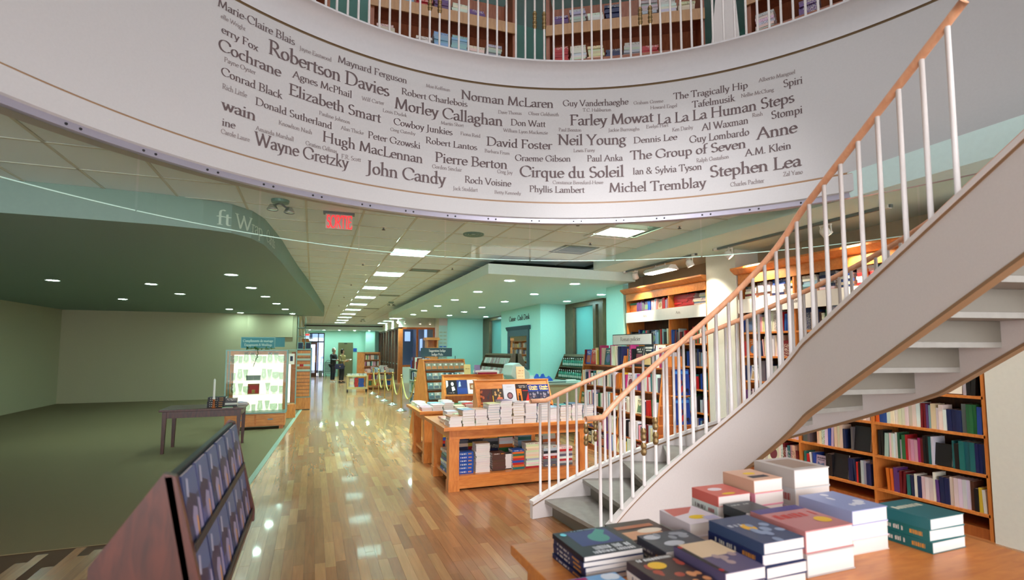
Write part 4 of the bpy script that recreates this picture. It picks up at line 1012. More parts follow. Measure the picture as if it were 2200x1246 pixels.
fstack(1.00, 1.275, 1.84, 2.12, .85, 5, 'navy', 'in the stack by the corner of the crowded table', ((24, 26, 44), 'large dark blue book with an aurora cover on its stack'), [('aurora', CP, (48, 52, 120), [rect(.18, .35, .9, .93)]), ('green_light', CP, (70, 150, 140), [disc(.6, .6, .17, .18), [(.6, .5), (.85, .85), (.75, .95), (.5, .7)]]), ('title_marks', CP, (226, 226, 232), bars(.30, .95, .16, .30, 13, 31)+bars(.22, .9, .04, .14, 12, 32)), ('top_line', CP, (150, 170, 200), bars(.3, .75, .94, .97, 14, 33)), ('flare', CP, (120, 220, 235), [disc(.12, .86, .05, .06)])])
fstack(1.32, 1.57, 1.985, 2.22, .82, 3, 'grey', 'under the sunset cover on the crowded table', ((74, 52, 48), 'large book with a glowing orange sunset cover'), [('glow', CP, (232, 170, 130), [rect(.05, .05, .8, .45)]), ('sun', CP, (255, 236, 214), [disc(.62, .4, .26, .12)]), ('spot', CP, (245, 196, 50), [disc(.45, .15, .12, .06)]), ('band', CP, (190, 110, 76), [rect(.05, .6, .85, .75)])])
fstack(1.33, 1.57, 1.77, 1.965, .85, 4, 'grey', 'under the grey portrait cover on the crowded table', ((70, 74, 86), 'grey book with a pale face on its cover'), [('face', CP, (204, 206, 214), [disc(.4, .35, .2, .14), disc(.2, .8, .16, .14)]), ('figure', CP, (150, 154, 166), blobs(6, 41, .3, .95, .55, .95, (.06, .12)))])
fstack(1.60, 1.80, 1.95, 2.17, .872, 2, 'white', 'under the red and white cover on the crowded table', ((226, 214, 220), 'thick white book with a red map on its cover'), [('map', CP, (204, 100, 92), [[(.0, .5), (.5, .6), (.9, .95), (.1, .98)]]), ('spot', CP, (244, 204, 40), [disc(.5, .32, .22, .12)]), ('shade', CP, (190, 186, 214), [rect(.6, .1, .95, .3)])])
fstack(1.135, 1.33, 1.49, 1.75, .85, 3, 'cream', 'under the yellow sticker cover on the crowded table', ((60, 34, 36), 'collage book with a big yellow sticker'), [('collage', CP, (176, 70, 50), blobs(8, 51, .05, .95, .05, .9, (.05, .1))), ('collage_light', CP, (224, 150, 100), blobs(6, 52, .2, .95, .1, .6, (.04, .09))), ('title_marks', CP, (232, 230, 230), bars(.1, .95, .88, .97, 12, 53)), ('sticker', CP, (246, 194, 44), [disc(.42, .70, .19, .12)])])
fstack(1.35, 1.535, 1.47, 1.745, .88, 3, 'black', 'under the purple and gold cover on the crowded table', ((96, 86, 120), 'purple and gold book beside the yellow sticker book'), [('sky', CP, (226, 196, 160), [rect(.1, .5, 1, 1)]), ('cloud', CP, (176, 150, 150), blobs(5, 61, .2, .9, .2, .6)), ('spine_band', CP, (30, 24, 30), [rect(0, 0, .10, 1)]), ('red_dot', CP, (190, 40, 44), [disc(.05, .9, .05, .04), disc(.05, .1, .05, .04)])])
fstack(.90, 1.12, 1.53, 1.81, .79, 2, 'pale blue', 'under the sky blue cover on the crowded table', ((120, 176, 222), 'sky blue swirling book at the corner of the table'), [('swirl', CP, (226, 236, 246), blobs(7, 71, .1, .9, .2, .9, (.08, .16))), ('deep', CP, (50, 130, 204), blobs(4, 72, .2, .8, .05, .5, (.1, .2))), ('title_band', CP, (170, 50, 110), [rect(.02, .9, .4, .98)])])
fstack(1.60, 1.81, 1.54, 1.83, .925, 4, 'navy', 'with dark spines on the crowded table', ((60, 76, 110), 'dark blue book with a yellow seal on a tall stack'), [('seal', CP, (236, 178, 50), [disc(.42, .55, .14, .13)]), ('title_marks', CP, (200, 206, 220), bars(.08, .4, .62, .72, 6, 81)), ('clouds', CP, (140, 156, 186), blobs(7, 82, .3, .95, .05, .7, (.06, .13)))], spine=0)
fstack(1.84, 2.0, 1.865, 2.005, .92, 4, 'black', 'with dark green spines on the crowded table', ((70, 76, 80), 'dark grey book behind the navy stack'), [('title_marks', CP, (170, 176, 170), bars(.1, .9, .7, .8, 6, 91))])
fstack(1.85, 2.12, 1.57, 1.85, .93, 2, 'pale grey', 'under the red and violet cover on the crowded table', ((196, 130, 130), 'thick red and violet book with a yellow seal'), [('band', CP, (74, 64, 130), [rect(0, .8, 1, 1)]), ('title_marks', CP, (200, 60, 56), bars(.1, .9, .5, .7, 5, 95)), ('seal', CP, (240, 190, 50), [disc(.75, .3, .14, .12)])])
fstack(1.83, 2.03, 2.025, 2.21, .95, 4, 'white', 'under the coral cover on the crowded table', ((216, 110, 100), 'coral red book on a white stack near the stair stringer'), [('cloud', CP, (236, 220, 226), [disc(.4, .6, .2, .14)]), ('spot', CP, (244, 196, 50), [disc(.45, .15, .2, .08)])], z0=.7505)
fstack(2.07, 2.26, 2.04, 2.25, 1.0, 4, 'pink', 'with pale spines on the crowded table', ((222, 176, 150), 'peach book on a pale stack with dark labels'), [('label', CP, (40, 44, 60), [rect(.2, .2, .8, .4)]), ('spot', CP, (240, 196, 50), [disc(.5, .6, .2, .1)])])
fstack(2.32, 2.57, 2.02, 2.28, 1.035, 3, 'white', 'in the thick white stack on the crowded table', ((196, 186, 180), 'very thick white-paged book on the tallest near stack'), [('panel', CP, (160, 136, 120), [rect(.15, .15, .85, .85)])])
fstack(2.24, 2.47, 1.66, 1.93, .94, 3, 'white', 'under the pale cover at the table edge', ((150, 160, 200), 'blue and white book beside the purple and gold one'), [('wave', CP, (226, 226, 236), blobs(6, 99, .1, .9, .1, .9))])
fstack(2.58, 2.82, 1.55, 1.8, .90, 3, 'teal', 'in the teal stack on the crowded table', ((40, 110, 116), 'teal book at the near edge of the crowded table'), [('title_marks', CP, (230, 226, 200), bars(.1, .9, .6, .75, 6, 101))])
# ------------------------------------------------------------------ A-frame music display
AF = (2.1, 9.7, 0); AR = R(16.9)
af = thing('music_display', 'wooden A-frame stand with sloping rows of discs', 'display stand', AF, AR)
tri = [(0, .0), (.9, 0), (.53, 1.465), (.37, 1.465)]
for x in (0, .93): MB().prism(tri, x, x+.03, 'x').build('end_panel', 'cherry', af)
MB().prism([(.03, .1), (.05, .1), (.40, 1.44), (.38, 1.44)], .03, .93, 'x').build('front_board', 'cherry_dark', af); MB().prism([(.87, .1), (.85, .1), (.50, 1.44), (.52, 1.44)], .03, .93, 'x').build('rear_board', 'cherry_dark', af)
box(.03, .93, .36, .54, 1.44, 1.47).build('top_cap', 'cherry_h', af); box(.03, .93, .03, .87, 0, .1).build('plinth', 'cherry_dark', af); box(-.006, 0, .28, .42, .36, .42).build('maker_plate', 'grey_metal', af)
cds = None; Ma = Matrix.Translation(AF) @ Matrix.Rotation(AR, 4, 'Z'); sl = math.atan2(.35, 1.26)
CDC = [(190, 110, 60), (120, 160, 160), (150, 180, 175), (60, 70, 80), (200, 196, 180), (90, 120, 130)]
for rw in range(6):
    z = 1.26-.185*rw; y = .03+(z-.1)*.35/1.34-.012
    sh = box(.03, .93, y-.055, y+.02, z-.012, z).build('ledge', 'grey_metal', af)
    for k in range(7):
        M = Ma @ Matrix.Translation((.10+.127*k, y-.012, z+.001)) @ Matrix.Rotation(math.pi/2-sl*.9, 4, 'X') @ Matrix.Translation((0, .0715, 0))
        if cds is None:
            cm_ = box(-.0595, .0595, -.0625, .0625, 0, .01).mesh('disc_case', 'cover_plain'); lm_ = MB().face([(-.05, -.055, .0106), (.05, -.055, .0106), (.05, .0, .0106), (-.05, .0, .0106)]).mesh('cover_picture', 'cover_plain'); sm_ = MB().face([(u, v, .0108) for u, v in disc(.01, .03, .022, .018, 10)]).mesh('cover_spot', 'white'); cds = 1
        o = bpy.data.objects.new('disc_case', cm_); COL.objects.link(o); o.matrix_world = M; cc = CDC[1:][(k*3+rw*5) % 5] if rw else CDC[0]; o.color = lin(cc if rw else (150, 150, 130))+(1,)
        tag(o, ('disc case with an orange cover on the top ledge of the music stand' if rw == 0 else f'disc case on the {["", "second", "third", "fourth", "fifth", "lowest"][rw]} ledge of the music stand'), 'disc case', f'disc cases on ledge {["one", "two", "three", "four", "five", "six"][rw]} of the music stand')
        for mm, c2 in ((lm_, (196, 120, 70) if rw == 0 else (100, 110, 120)), (sm_, None)):
            q = bpy.data.objects.new(mm.name.split('.')[0], mm); COL.objects.link(q); q.parent = o
            if c2: q.color = lin(c2)+(1,)
sg = thing('hanging_sign', 'slate blue Suggestions sign on posts above the music stand', 'sign', (2.1, 9.7, 1.471), AR)
for x in (.08, .78): box(x, x+.01, .445, .455, 0, .06).build('post', 'dark', sg)
pn = box(.0, .70, .44, .46, .05, .22).build('panel', 'slate_sign', sg)
flat_text('Suggestions Indigo', 'lettering', 'white', (.17, .438, .145), (1, 0, 0), (0, 0, 1), .38, .045, pn, nib=.16); flat_text('Indigo Picks', 'lettering', 'white', (.23, .438, .07), (1, 0, 0), (0, 0, 1), .26, .045, pn, nib=.16)
# ------------------------------------------------------------------ cash desk
ct = thing('cash_counter', 'long cash desk counter with a pale top and beige panelled front', 'counter', (3.2, 9.4, 0))
box(-.03, 2.2, -.03, .73, .96, 1.0).build('counter_top', 'counter_top', ct, bevel=.004); box(0, 2.17, 0, .7, .08, .96).build('body', 'counter_front', ct)
for k in range(4): MB().box(.05+.53*k, .53+.53*k, -.012, 0, .14, .92).build('panel', 'counter_front', ct, bevel=.004)
box(.02, 2.15, .03, .68, 0, .08).build('plinth', 'dark', ct)
c2 = thing('back_counter', 'back counter along the mint wall under the display racks', 'counter', (6.0, 10.9, 0)); box(0, .48, 0, 1.9, .84, .88).build('counter_top', 'counter_top', c2); box(.02, .48, .02, 1.88, .0, .84).build('body', 'counter_front', c2)
for k in range(3): box(.008, .02, .05+.61*k, .62+.61*k, .08, .8).build('door', 'counter_front', c2)
c3 = thing('back_counter', 'back counter below the dark framed mirror', 'counter', (5.25, 13.4, 0)); box(0, .48, 0, 4.2, .84, .88).build('counter_top', 'counter_top', c3); box(.02, .48, .02, 4.18, 0, .84).build('body', 'counter_front', c3)
mn = thing('till_monitor', 'pale wedge-shaped till monitor seen from behind', 'monitor', (3.78, 9.62, 1.001), .2)
MB().prism([(-.20, .04), (.10, .04), (.24, .16), (.20, .36), (.05, .40), (-.20, .20)], -.17, .17, 'x', Matrix.Rotation(math.pi/2, 4, 'Z')).build('housing', 'monitor', mn, bevel=.015); box(-.12, .12, -.12, .12, 0, .04).build('stand', 'monitor', mn)
kb = thing('keyboard', 'grey keyboard on the cash counter', 'keyboard', (4.55, 9.50, 1.001), .1); box(-.22, .22, -.08, .08, 0, .02).build('case', 'grey_metal', kb)
for r_ in range(4):
    for k in range(12): box(-.205+.034*k, -.176+.034*k, -.065+.034*r_, -.038+.034*r_, .02, .028).build('key', 'monitor', kb)
cl = MB(); n = 14
hs = [[.05+.16*abs(math.sin(i*.9)*math.cos(j*.8+.4))*(1-abs(i-7)/9) for j in range(8)] for i in range(n+1)]
for i in range(n):
    for j in range(7):
        f = lambda a, b: (.04*a-.28, .03*b-.1, hs[a][b] if 0 < a < n and 0 < b < 7 else .0)
        cl.face([f(i, j), f(i+1, j), f(i+1, j+1), f(i, j+1)])
tag(cl.build('cloth', 'blue', None, True), 'crumpled bright blue cloth on the cash counter', 'cloth').location = (4.38, 9.85, 1.002)
for k, (x, y, w, h, a, lb) in enumerate(((3.4, 9.55, .2, .16, .2, 'white leaflet box on the cash counter end'), (3.42, 9.85, .16, .24, -.3, 'tall white leaflet holder on the cash counter'), (4.1, 9.6, .12, .14, .4, 'small white card holder between monitor and keyboard'), (4.95, 9.55, .25, .05, .1, 'low pile of white paper on the cash counter'))):
    t = thing('leaflet_holder', lb, 'holder', (x, y, 1.001), a); box(-w/2, w/2, -.05, .05, 0, h*.5).build('tray', 'monitor', t); MB().prism([(-.03, 0), (.0, 0), (.04, h), (.01, h)], -w/2+.01, w/2-.01, 'x').build('leaflets', 'white', t)
# mirror and lettering on the cash side wall
mr = thing('wall_mirror', 'tall wall mirror in a dark green moulded frame', 'mirror', (5.738, 14.45, 0))
MB().prism([(-.06, 2.36), (-.085, 2.34), (-.04, 2.24), (0, 2.24), (0, 2.36)], -.92, .92, 'y').build('crown', 'slate_sign', mr)
MB().box(-.045, 0, -.84, -.72, 1.1, 2.24).box(-.045, 0, .72, .84, 1.1, 2.24).box(-.045, 0, -.72, .72, 1.1, 1.18).box(-.045, 0, -.72, .72, 2.06, 2.24).build('frame', 'slate_sign', mr)
box(-.02, -.005, -.72, .72, 1.18, 2.06).build('glass', 'mirror', mr)
lt = tag(flat_text('Caisse · Cash Desk', 'wall_lettering', 'dark', (5.735, 15.25, 2.54), (0, -1, 0), (0, 0, 1), 1.65, .14, None, nib=.17, thin=.07), 'dark Caisse Cash Desk lettering on the mint wall', 'lettering')
def window_bay(name, x, y0, y1, z0, z1, axis, posts, label):
    """tall dark wood window with posts and a pane"""
    w_ = MB(); t = struct(thing(name, None, None)); t['label'] = label
    def bx(a, b, za, zb, d0, d1, nm, mt):
        (box(x+d0, x+d1, a, b, za, zb) if axis == 'y' else box(a, b, x+d0, x+d1, za, zb)).build(nm, mt, t)
    bx(y0, y1, z1-.12, z1, -.05, .05, 'head', 'bronze_wood'); bx(y0, y1, z0, z0+.1, -.05, .05, 'sill', 'bronze_wood')
    for a, b in posts: bx(a, b, z0+.1, z1-.12, -.06, .05, 'post', 'bronze_wood')
    bx(y0+.01, y1-.01, z0+.1, z1-.12, .0, .006, 'pane', 'window'); return t
window_bay('window_1', 6.55, 10.86, 12.86, .95, 2.9, 'y', [(12.4, 12.86), (11.2, 11.34), (10.86, 11.06)], 'tall window with dark wood posts between mint walls')
window_bay('window_2', 6.45, 16.0, 20.0, .95, 2.9, 'y', [(19.2, 20.0), (16.0, 16.4)], 'narrow window with a dark wood post past the mirror')
struct(box(6.585, 6.598, 9.1, 20.0, .0, 2.9).build('wall_bay_back', 'mint'))
# racks of bottles / cards on the back counters
def rack(loc, L, label, rows=2):
    t = thing('display_rack', label, 'rack', loc); prof = [(0, 0), (.40, 0), (.40, .66), (.30, .66)]
    for y in (0, L-.02): MB().prism(prof, y, y+.02, 'y').build('end_panel', 'bronze_wood', t)
    MB().prism([(.36, .0), (.40, 0), (.40, .66), (.36, .66)], .02, L-.02, 'y').build('back_panel', 'bronze_wood', t)
    for k in range(rows):
        z = .02+.30*k; box(.02+.13*k, .36, .02, L-.02, z, z+.02).build('shelf', 'bronze_wood', t)
    MB().prism([(.28, .60), (.36, .60), (.36, .66), (.30, .66)], .02, L-.02, 'y').build('header', 'bronze_wood', t); return t
rack((6.05, 11.2, .8805), 1.45, 'sloping dark rack of green bottles by the tall window')
rack((5.28, 14.55, .8805), 2.6, 'sloping dark rack of greeting cards by the mirror')
bt = None
for k in range(2):
    for i in range(12):
        loc = (6.05+.10+.13*k, 11.27+.115*i, .8805+.041+.30*k)
        if bt is None:
            bt = thing('bottle', 'small dark green bottle on the lower shelf of the sloping rack', 'bottle', loc, 0, 'green bottles on the sloping rack')
            MB().lathe([(0, 0), (.035, 0), (.036, .12), (.03, .15), (.012, .17), (.012, .20), (.014, .205), (0, .205)], 12).build('glass_body', 'bottle', bt, True)
            MB().lathe([(.0365, .03), (.0368, .032), (.0368, .085), (.0365, .087)], 12).build('paper_label', 'counter_top', bt, True); MB().lathe([(.015, .19), (.016, .19), (.016, .22), (0, .22)], 10).build('cap', 'chrome', bt, True)
        else: dup(bt, loc, label='small dark green bottle on the %s shelf of the sloping rack' % ('upper' if k else 'lower'))
for k in range(2):
    for i in range(18):
        o = MB().box(-.004, .004, -.055, .055, 0, .19).build('greeting_card', 'cover', None, color=lin(random.choice([(226, 222, 214), (200, 190, 190), (150, 110, 120), (190, 200, 190)])))
        o.location = (5.28+.09+.13*k, 14.65+.14*i, .8805+.041+.3*k); o.rotation_euler = (0, R(18), 0); tag(o, 'pale greeting card on the %s tier of the rack by the mirror' % ('upper' if k else 'lower'), 'card', 'greeting cards on the rack by the mirror')
# glass directory banner at the corner of the cash back wall
bn = thing('directory_panel', 'tall pale etched panel at the corner of the cash wall', 'panel', (4.73, 19.9, 0)); box(-.17, .17, -.01, .01, .4, 2.88).build('panel', 'panel_pink', bn)
box(-.17, .17, -.014, -.0105, 1.0, 2.6).build('etched_face', 'counter_top', bn)
for k in range(9):
    for q in (0, 1): box(-.14+.15*q, -.02+.15*q, -.017, -.0145, 1.2+.14*k, 1.24+.14*k).build('text_line', 'beige' if k != 4 else 'blue', bn)
box(-.15, .15, -.06, .06, 0, .4).build('base', 'grey_metal', bn)
# ------------------------------------------------------------------ rope stanchions
st0 = None; SPS = [(2.40, 13.0), (2.284, 14.384), (2.282, 16.05), (2.206, 17.3), (2.18, 18.72), (2.16, 20.3)]
for i, (x, y) in enumerate(SPS):
    lb = 'brass rope post in the queue line beside the wooden aisle'
    if st0 is None:
        st0 = thing('rope_post', lb, 'rope post', (x, y, 0), 0, 'brass rope posts of the queue line')
        MB().lathe([(0, .0), (.155, 0), (.158, .015), (.12, .03), (.05, .06), (.03, .075)], 24).build('base', 'chrome', st0, True); MB().lathe([(.022, .07), (.022, .90)], 14).build('pole', 'brass', st0, True)
        MB().lathe([(.022, .86), (.034, .865), (.034, .905), (.022, .91), (.022, .93), (.032, .95), (.028, .98), (0, .99)], 16).build('finial', 'brass', st0, True)
    else: dup(st0, (x, y, 0))
for (xa, ya), (xb, yb) in zip(SPS, SPS[1:]):
    pts = []
    for i in range(17):
        u = i/16; dx, dy = xb-xa, yb-ya; L = math.hypot(dx, dy); e = .04/L; v = e+(1-2*e)*u; pts.append((xa+dx*v, ya+dy*v, .88-.50*(1-(2*u-1)**2)))
    tag(MB().tube(pts, .019, 8).build('rope', 'rope', None, True), 'yellow braided rope sagging between two brass posts', 'rope', 'braided ropes of the queue line')
# ------------------------------------------------------------------ lit glass display case
cs = thing('display_case', 'lit glass display case with wooden drawers full of glassware', 'display case', (-1.66, 12.05, 0)); CW, CD = 1.17, .5
box(.02, CW-.02, .02, CD, .07, .33).build('base_cabinet', 'cherry_h', cs)
for k in (0, 1):
    d = box(.04+.56*k, .57+.56*k, -.0, .02, .09, .31).build('drawer', 'cherry_h', cs, bevel=.003); MB().box(.26+.56*k, .36+.56*k, -.014, 0, .20, .225).build('handle', 'grey_metal', d)
for x in (.05, CW-.13):
    for y in (.05, CD-.12): box(x, x+.08, y, y+.07, 0, .07).build('foot', 'cherry', cs)
box(0, CW, 0, CD, .33, .355).build('plinth_trim', 'green_metal', cs)
for x in (0, CW-.025):
    for y in (0, CD-.025): box(x, x+.025, y, y+.025, .355, 1.63).build('corner_post', 'green_metal', cs)
MB().box(0, CW, 0, .025, 1.63, 1.655).box(0, CW, CD-.025, CD, 1.63, 1.655).box(0, .025, .025, CD-.025, 1.63, 1.655).box(CW-.025, CW, .025, CD-.025, 1.63, 1.655).build('top_frame', 'green_metal', cs)
MB().box(.025, .10, CD-.05, CD-.03, .355, 1.63).box(CW-.10, CW-.025, CD-.05, CD-.03, .355, 1.63).box(.1, CW-.1, CD-.05, CD-.03, 1.55, 1.63).build('back_frame', 'cherry', cs)
box(.10, CW-.10, CD-.045, CD-.03, .355, 1.55).build('light_panel', 'case_glow', cs)
for z in (.73, 1.02, 1.37): box(.03, CW-.03, .05, CD-.06, z-.008, z).build('glass_shelf', 'ware', cs)
box(.026, CW-.026, .006, .010, .36, 1.63).build('front_pane', 'glass', cs); box(CW-.012, CW-.008, .03, CD-.03, .36, 1.63).build('side_pane', 'glass', cs); box(.008, .012, .03, CD-.03, .36, 1.63).build('side_pane', 'glass', cs)
VP = [('tall flared glass vase', [(0, 0), (.035, .0), (.03, .01), (.032, .08), (.052, .22), (.048, .22), (.028, .09), (0, .02)]), ('round glass bowl', [(0, 0), (.03, 0), (.07, .05), (.078, .11), (.07, .16), (.066, .16), (.072, .11), (.064, .055), (0, .012)]), ('straight glass tumbler', [(0, 0), (.036, 0), (.042, .15), (.038, .15), (.032, .012), (0, .012)]), ('pale glass pitcher', [(0, 0), (.045, 0), (.055, .06), (.05, .14), (.038, .19), (.046, .23), (.042, .23), (.034, .19), (.045, .14), (.05, .06), (0, .012)])]
vm = [MB().lathe(p, 16).mesh('glassware', 'ware', True) for _, p in VP]
for z, sh, n in ((.356, 'floor', 8), (.731, 'lower shelf', 8), (1.021, 'middle shelf', 9), (1.371, 'upper shelf', 9)):
    for i in range(n):
        k = (i*5+int(z*10)) % 4; x = -1.66+.13+(CW-.26)*i/(n-1)
        if z == .731 and 3 <= i <= 4: continue
        if z == 1.021 and 3 <= i <= 4: continue
        o = bpy.data.objects.new('glassware', vm[k]); COL.objects.link(o); o.location = (x, 12.05+.20+.06*(i % 2), z); tag(o, f'{VP[k][0]} on the {sh} of the lit display case', 'glassware', f'glassware on the {sh} of the lit case')
t = thing('gift_card', 'dark red framed card in the lit display case', 'card', (-1.14, 12.19, .7315), .05); MB().prism([(-.004, 0), (.004, 0), (.05, .21), (.042, .21)], -.11, .11, 'x').build('board', 'cherry_dark', t); MB().prism([(-.006, .02), (-.004, .02), (.040, .19), (.038, .19)], -.095, .095, 'x').build('red_face', 'red', t); MB().prism([(-.006, .02), (-.0055, .02), (.012, .09), (.0115, .09)], -.03, .03, 'x').build('emblem', 'brass', t)
t = thing('green_box', 'pair of green gift boxes in the lit display case', 'box', (-1.15, 12.18, 1.0215))
for k in (0, 1): b_ = box(-.13+.135*k, -.005+.135*k, 0, .1, 0, .09).build('box_body', 'leaf', t); box(-.135+.135*k, 0+.135*k, -.004, .104, .07, .095).build('lid', 'leaf', b_)
sg = thing('case_sign', 'teal framed wedding gift sign on top of the display case', 'sign', (-1.42, 12.28, 1.656)); f_ = box(0, .66, -.012, .012, .03, .27).build('frame', 'green_metal', sg); box(.012, .648, -.015, -.012, .042, .258).build('panel', 'teal_sign', f_); box(.66, .85, -.01, .01, .06, .265).build('side_panel', 'teal_sign', sg)
for x in (.1, .55): box(x, x+.015, -.01, .01, 0, .03).build('post', 'green_metal', sg)
flat_text('Compliments de mariage', 'lettering', 'counter_top', (.04, -.0155, .165), (1, 0, 0), (0, 0, 1), .58, .05, f_, nib=.15); flat_text('Engagements & Weddings', 'lettering', 'counter_top', (.07, -.0155, .08), (1, 0, 0), (0, 0, 1), .53, .05, f_, nib=.15)
gr = thing('leaf_garland', 'green leafy garland hanging over the lit display case', 'garland', (-1.2, 12.2, 1.657)); gp = [(-.1, -.02, .02), (.05, -.1, .03), (.12, -.19, .03), (.14, -.215, -.1), (.1, -.215, -.22), (.06, -.215, -.35)]
MB().tube(gp, .006, 6).build('vine', 'leaf', gr); MB().tube([(-.1, -.02, .02), (.1, .03, .03), (.3, -.02, .02), (.45, -.05, .03)], .006, 6).build('vine', 'leaf', gr)
lm = MB().face([(0, 0, 0), (.02, .014, .004), (.05, 0, 0), (.02, -.014, .004)]).mesh('leaf', 'leaf')
for i in range(46):
    if i < 24: u = random.random()*4.99; a, b = gp[int(u)], gp[int(u)+1]; f = u-int(u); q = [a[k]+(b[k]-a[k])*f for k in range(3)]
    else: q = (random.uniform(-.12, .45), random.uniform(-.06, .03), .03)
    o = bpy.data.objects.new('leaf', lm); COL.objects.link(o); o.parent = gr; o.location = q; o.rotation_euler = (random.uniform(-1, 1), random.uniform(-1, 1), random.uniform(0, 6)); o.scale = [random.uniform(.8, 1.4)]*3
# narrow lit side case and the slat tower
ns = thing('narrow_case', 'narrow lit glass case between the big case and the slat tower', 'display case', (-.60, 13.85, 0)); box(0, .24, 0, .3, 0, .33).build('base_cabinet', 'cherry', ns)
for x in (0, .22):
    for y in (0, .28): box(x, x+.02, y, y+.02, .33, 1.64).build('corner_post', 'green_metal', ns)
box(0, .24, 0, .3, 1.64, 1.66).build('top', 'green_metal', ns); box(.02, .10, .27, .28, .35, 1.45).build('light_panel', 'case_glow', ns); box(.11, .22, .27, .28, .35, 1.6).build('back_board', 'cherry_dark', ns)
for z in (.6, .9, 1.2): box(.01, .23, .02, .27, z, z+.008).build('glass_shelf', 'ware', ns)
box(.05, .19, -.006, 0, 1.3, 1.56).build('notice', 'white', ns); box(.09, .15, -.009, -.006, 1.38, 1.5).build('notice_picture', 'navy', ns)
tw = thing('slat_tower', 'wooden slat tower in a pale green metal frame beside the carpet edge', 'display tower', (-.43, 15.6, 0)); box(0, .40, .01, .4, .02, .34).build('base_cabinet', 'cherry', tw); box(.01, .39, .03, .38, 0, .02).build('kick', 'dark', tw)
for x in (0, .375): box(x, x+.025, 0, .4, .36, 1.65).build('post', 'green_metal', tw)
MB().box(0, .4, 0, .4, .34, .36).box(0, .4, 0, .4, 1.65, 1.67).build('frame_bar', 'green_metal', tw); box(.025, .375, .03, .37, .36, 1.65).build('core', 'walnut', tw)
for k in range(13): box(.025, .375, .008, .03, .37+.098*k, .455+.098*k).build('slat', 'oak_pale' if k > 20 else 'cherry', tw)
for z, c in ((1.50, 'counter_top'), (1.36, 'counter_top'), (1.20, 'counter_top'), (1.06, 'counter_top')): box(.03, .37, -.012, .006, z, z+.055).build('label_strip', c, tw)
box(.10, .20, -.016, -.012, 1.195, 1.26).build('red_label', 'red', tw)
for lb, x, z in (('framed print on top of the slat tower', -.40, 1.671), ('small dark clock on top of the slat tower', -.2, 1.671)):
    t = thing('framed_print', lb, 'print', (x, 15.75, z)); MB().prism([(-.01, 0), (.01, 0), (.05, .2), (.03, .2)], 0, .15, 'x').build('frame', 'green_metal', t); MB().prism([(-.013, .02), (-.01, .02), (.026, .18), (.023, .18)], .015, .135, 'x').build('picture', 'navy', t)
mg = thing('magazine_rack', 'tall wire rack of magazines on the end of the beige wall', 'rack', (-.5, 19.0, 0))
for z in (1.5, 1.8, 2.1, 2.4): box(0, .25, 0, .9, z, z+.015).build('wire_shelf', 'green_metal', mg); box(.24, .25, 0, .9, z, z+.08).build('lip', 'green_metal', mg)
for x in (0, .24): box(x, x+.012, .0, .012, 0, 2.8).build('upright', 'green_metal', mg); box(x, x+.012, .888, .9, 0, 2.8).build('upright', 'green_metal', mg)
for z in (1.515, 1.815, 2.115, 2.415):
    for i in range(5): add_book(frame(Vector((-.5+.13, 19.1+.17*i, z+.13)), Vector((0, -1, 0)), ZV, Vector((-1, 0, 0))) @ Matrix.Rotation(.2, 4, 'X'), .15, .24, .012, random.choice(DARKMIX), 'in the wire rack on the beige wall', 'magazines in the wire rack', kind='magazine')
# dark wood table at the left
lt_ = thing('gift_table', 'dark mahogany side table with black boxes on it', 'table', (-2.25, 9.75, 0)); box(0, 1.2, 0, .8, .665, .70).build('table_top', 'mahogany', lt_, bevel=.005); MB().box(.05, 1.15, .05, .07, .56, .665).box(.05, 1.15, .73, .75, .56, .665).box(1.13, 1.15, .07, .73, .56, .665).box(.05, .07, .07, .73, .56, .665).build('apron', 'mahogany', lt_)
for x in (.04, 1.10):
    for y in (.04, .70): MB().prism([(x, .0), (x+.04, 0), (x+.06, .665), (x, .665)], y, y+.06, 'y').build('leg', 'mahogany', lt_)
for i in range(5): stack(-1.47, 9.98, .7005+.034*i, 1, .20, .26, .033, math.pi/2, 'black', 'in the black stack on the mahogany table', 'black books on the mahogany table', kind='plain')
stack(-1.27, 9.98, .7005, 4, .14, .2, .034, math.pi/2, ['black', 'white', 'black'], 'beside the black stack on the mahogany table', 'black books on the mahogany table')
M0 = Matrix.Translation((-1.18, 10.1, .7005)) @ Matrix.Rotation(.5, 4, 'Z') @ Matrix.Rotation(-.12, 4, 'X'); stack(-1.17, 10.3, .7005, 2, .18, .25, .02, .5, 'blue', 'at the end of the mahogany table', 'black books on the mahogany table'); stack(-1.3, 9.82, .7005, 1, .16, .22, .012, .2, 'green', 'near the front edge of the mahogany table', 'black books on the mahogany table')
cn = thing('candle', 'tall white candle in a wooden holder on the mahogany table', 'candle', (-1.50, 9.83, .7005)); MB().lathe([(0, 0), (.035, 0), (.02, .03), (.016, .12), (.028, .14), (0, .14)], 12).build('holder', 'cherry_dark', cn, True); MB().lathe([(.018, .14), (.016, .46), (.003, .475), (0, .49)], 12).build('wax', 'white', cn, True)
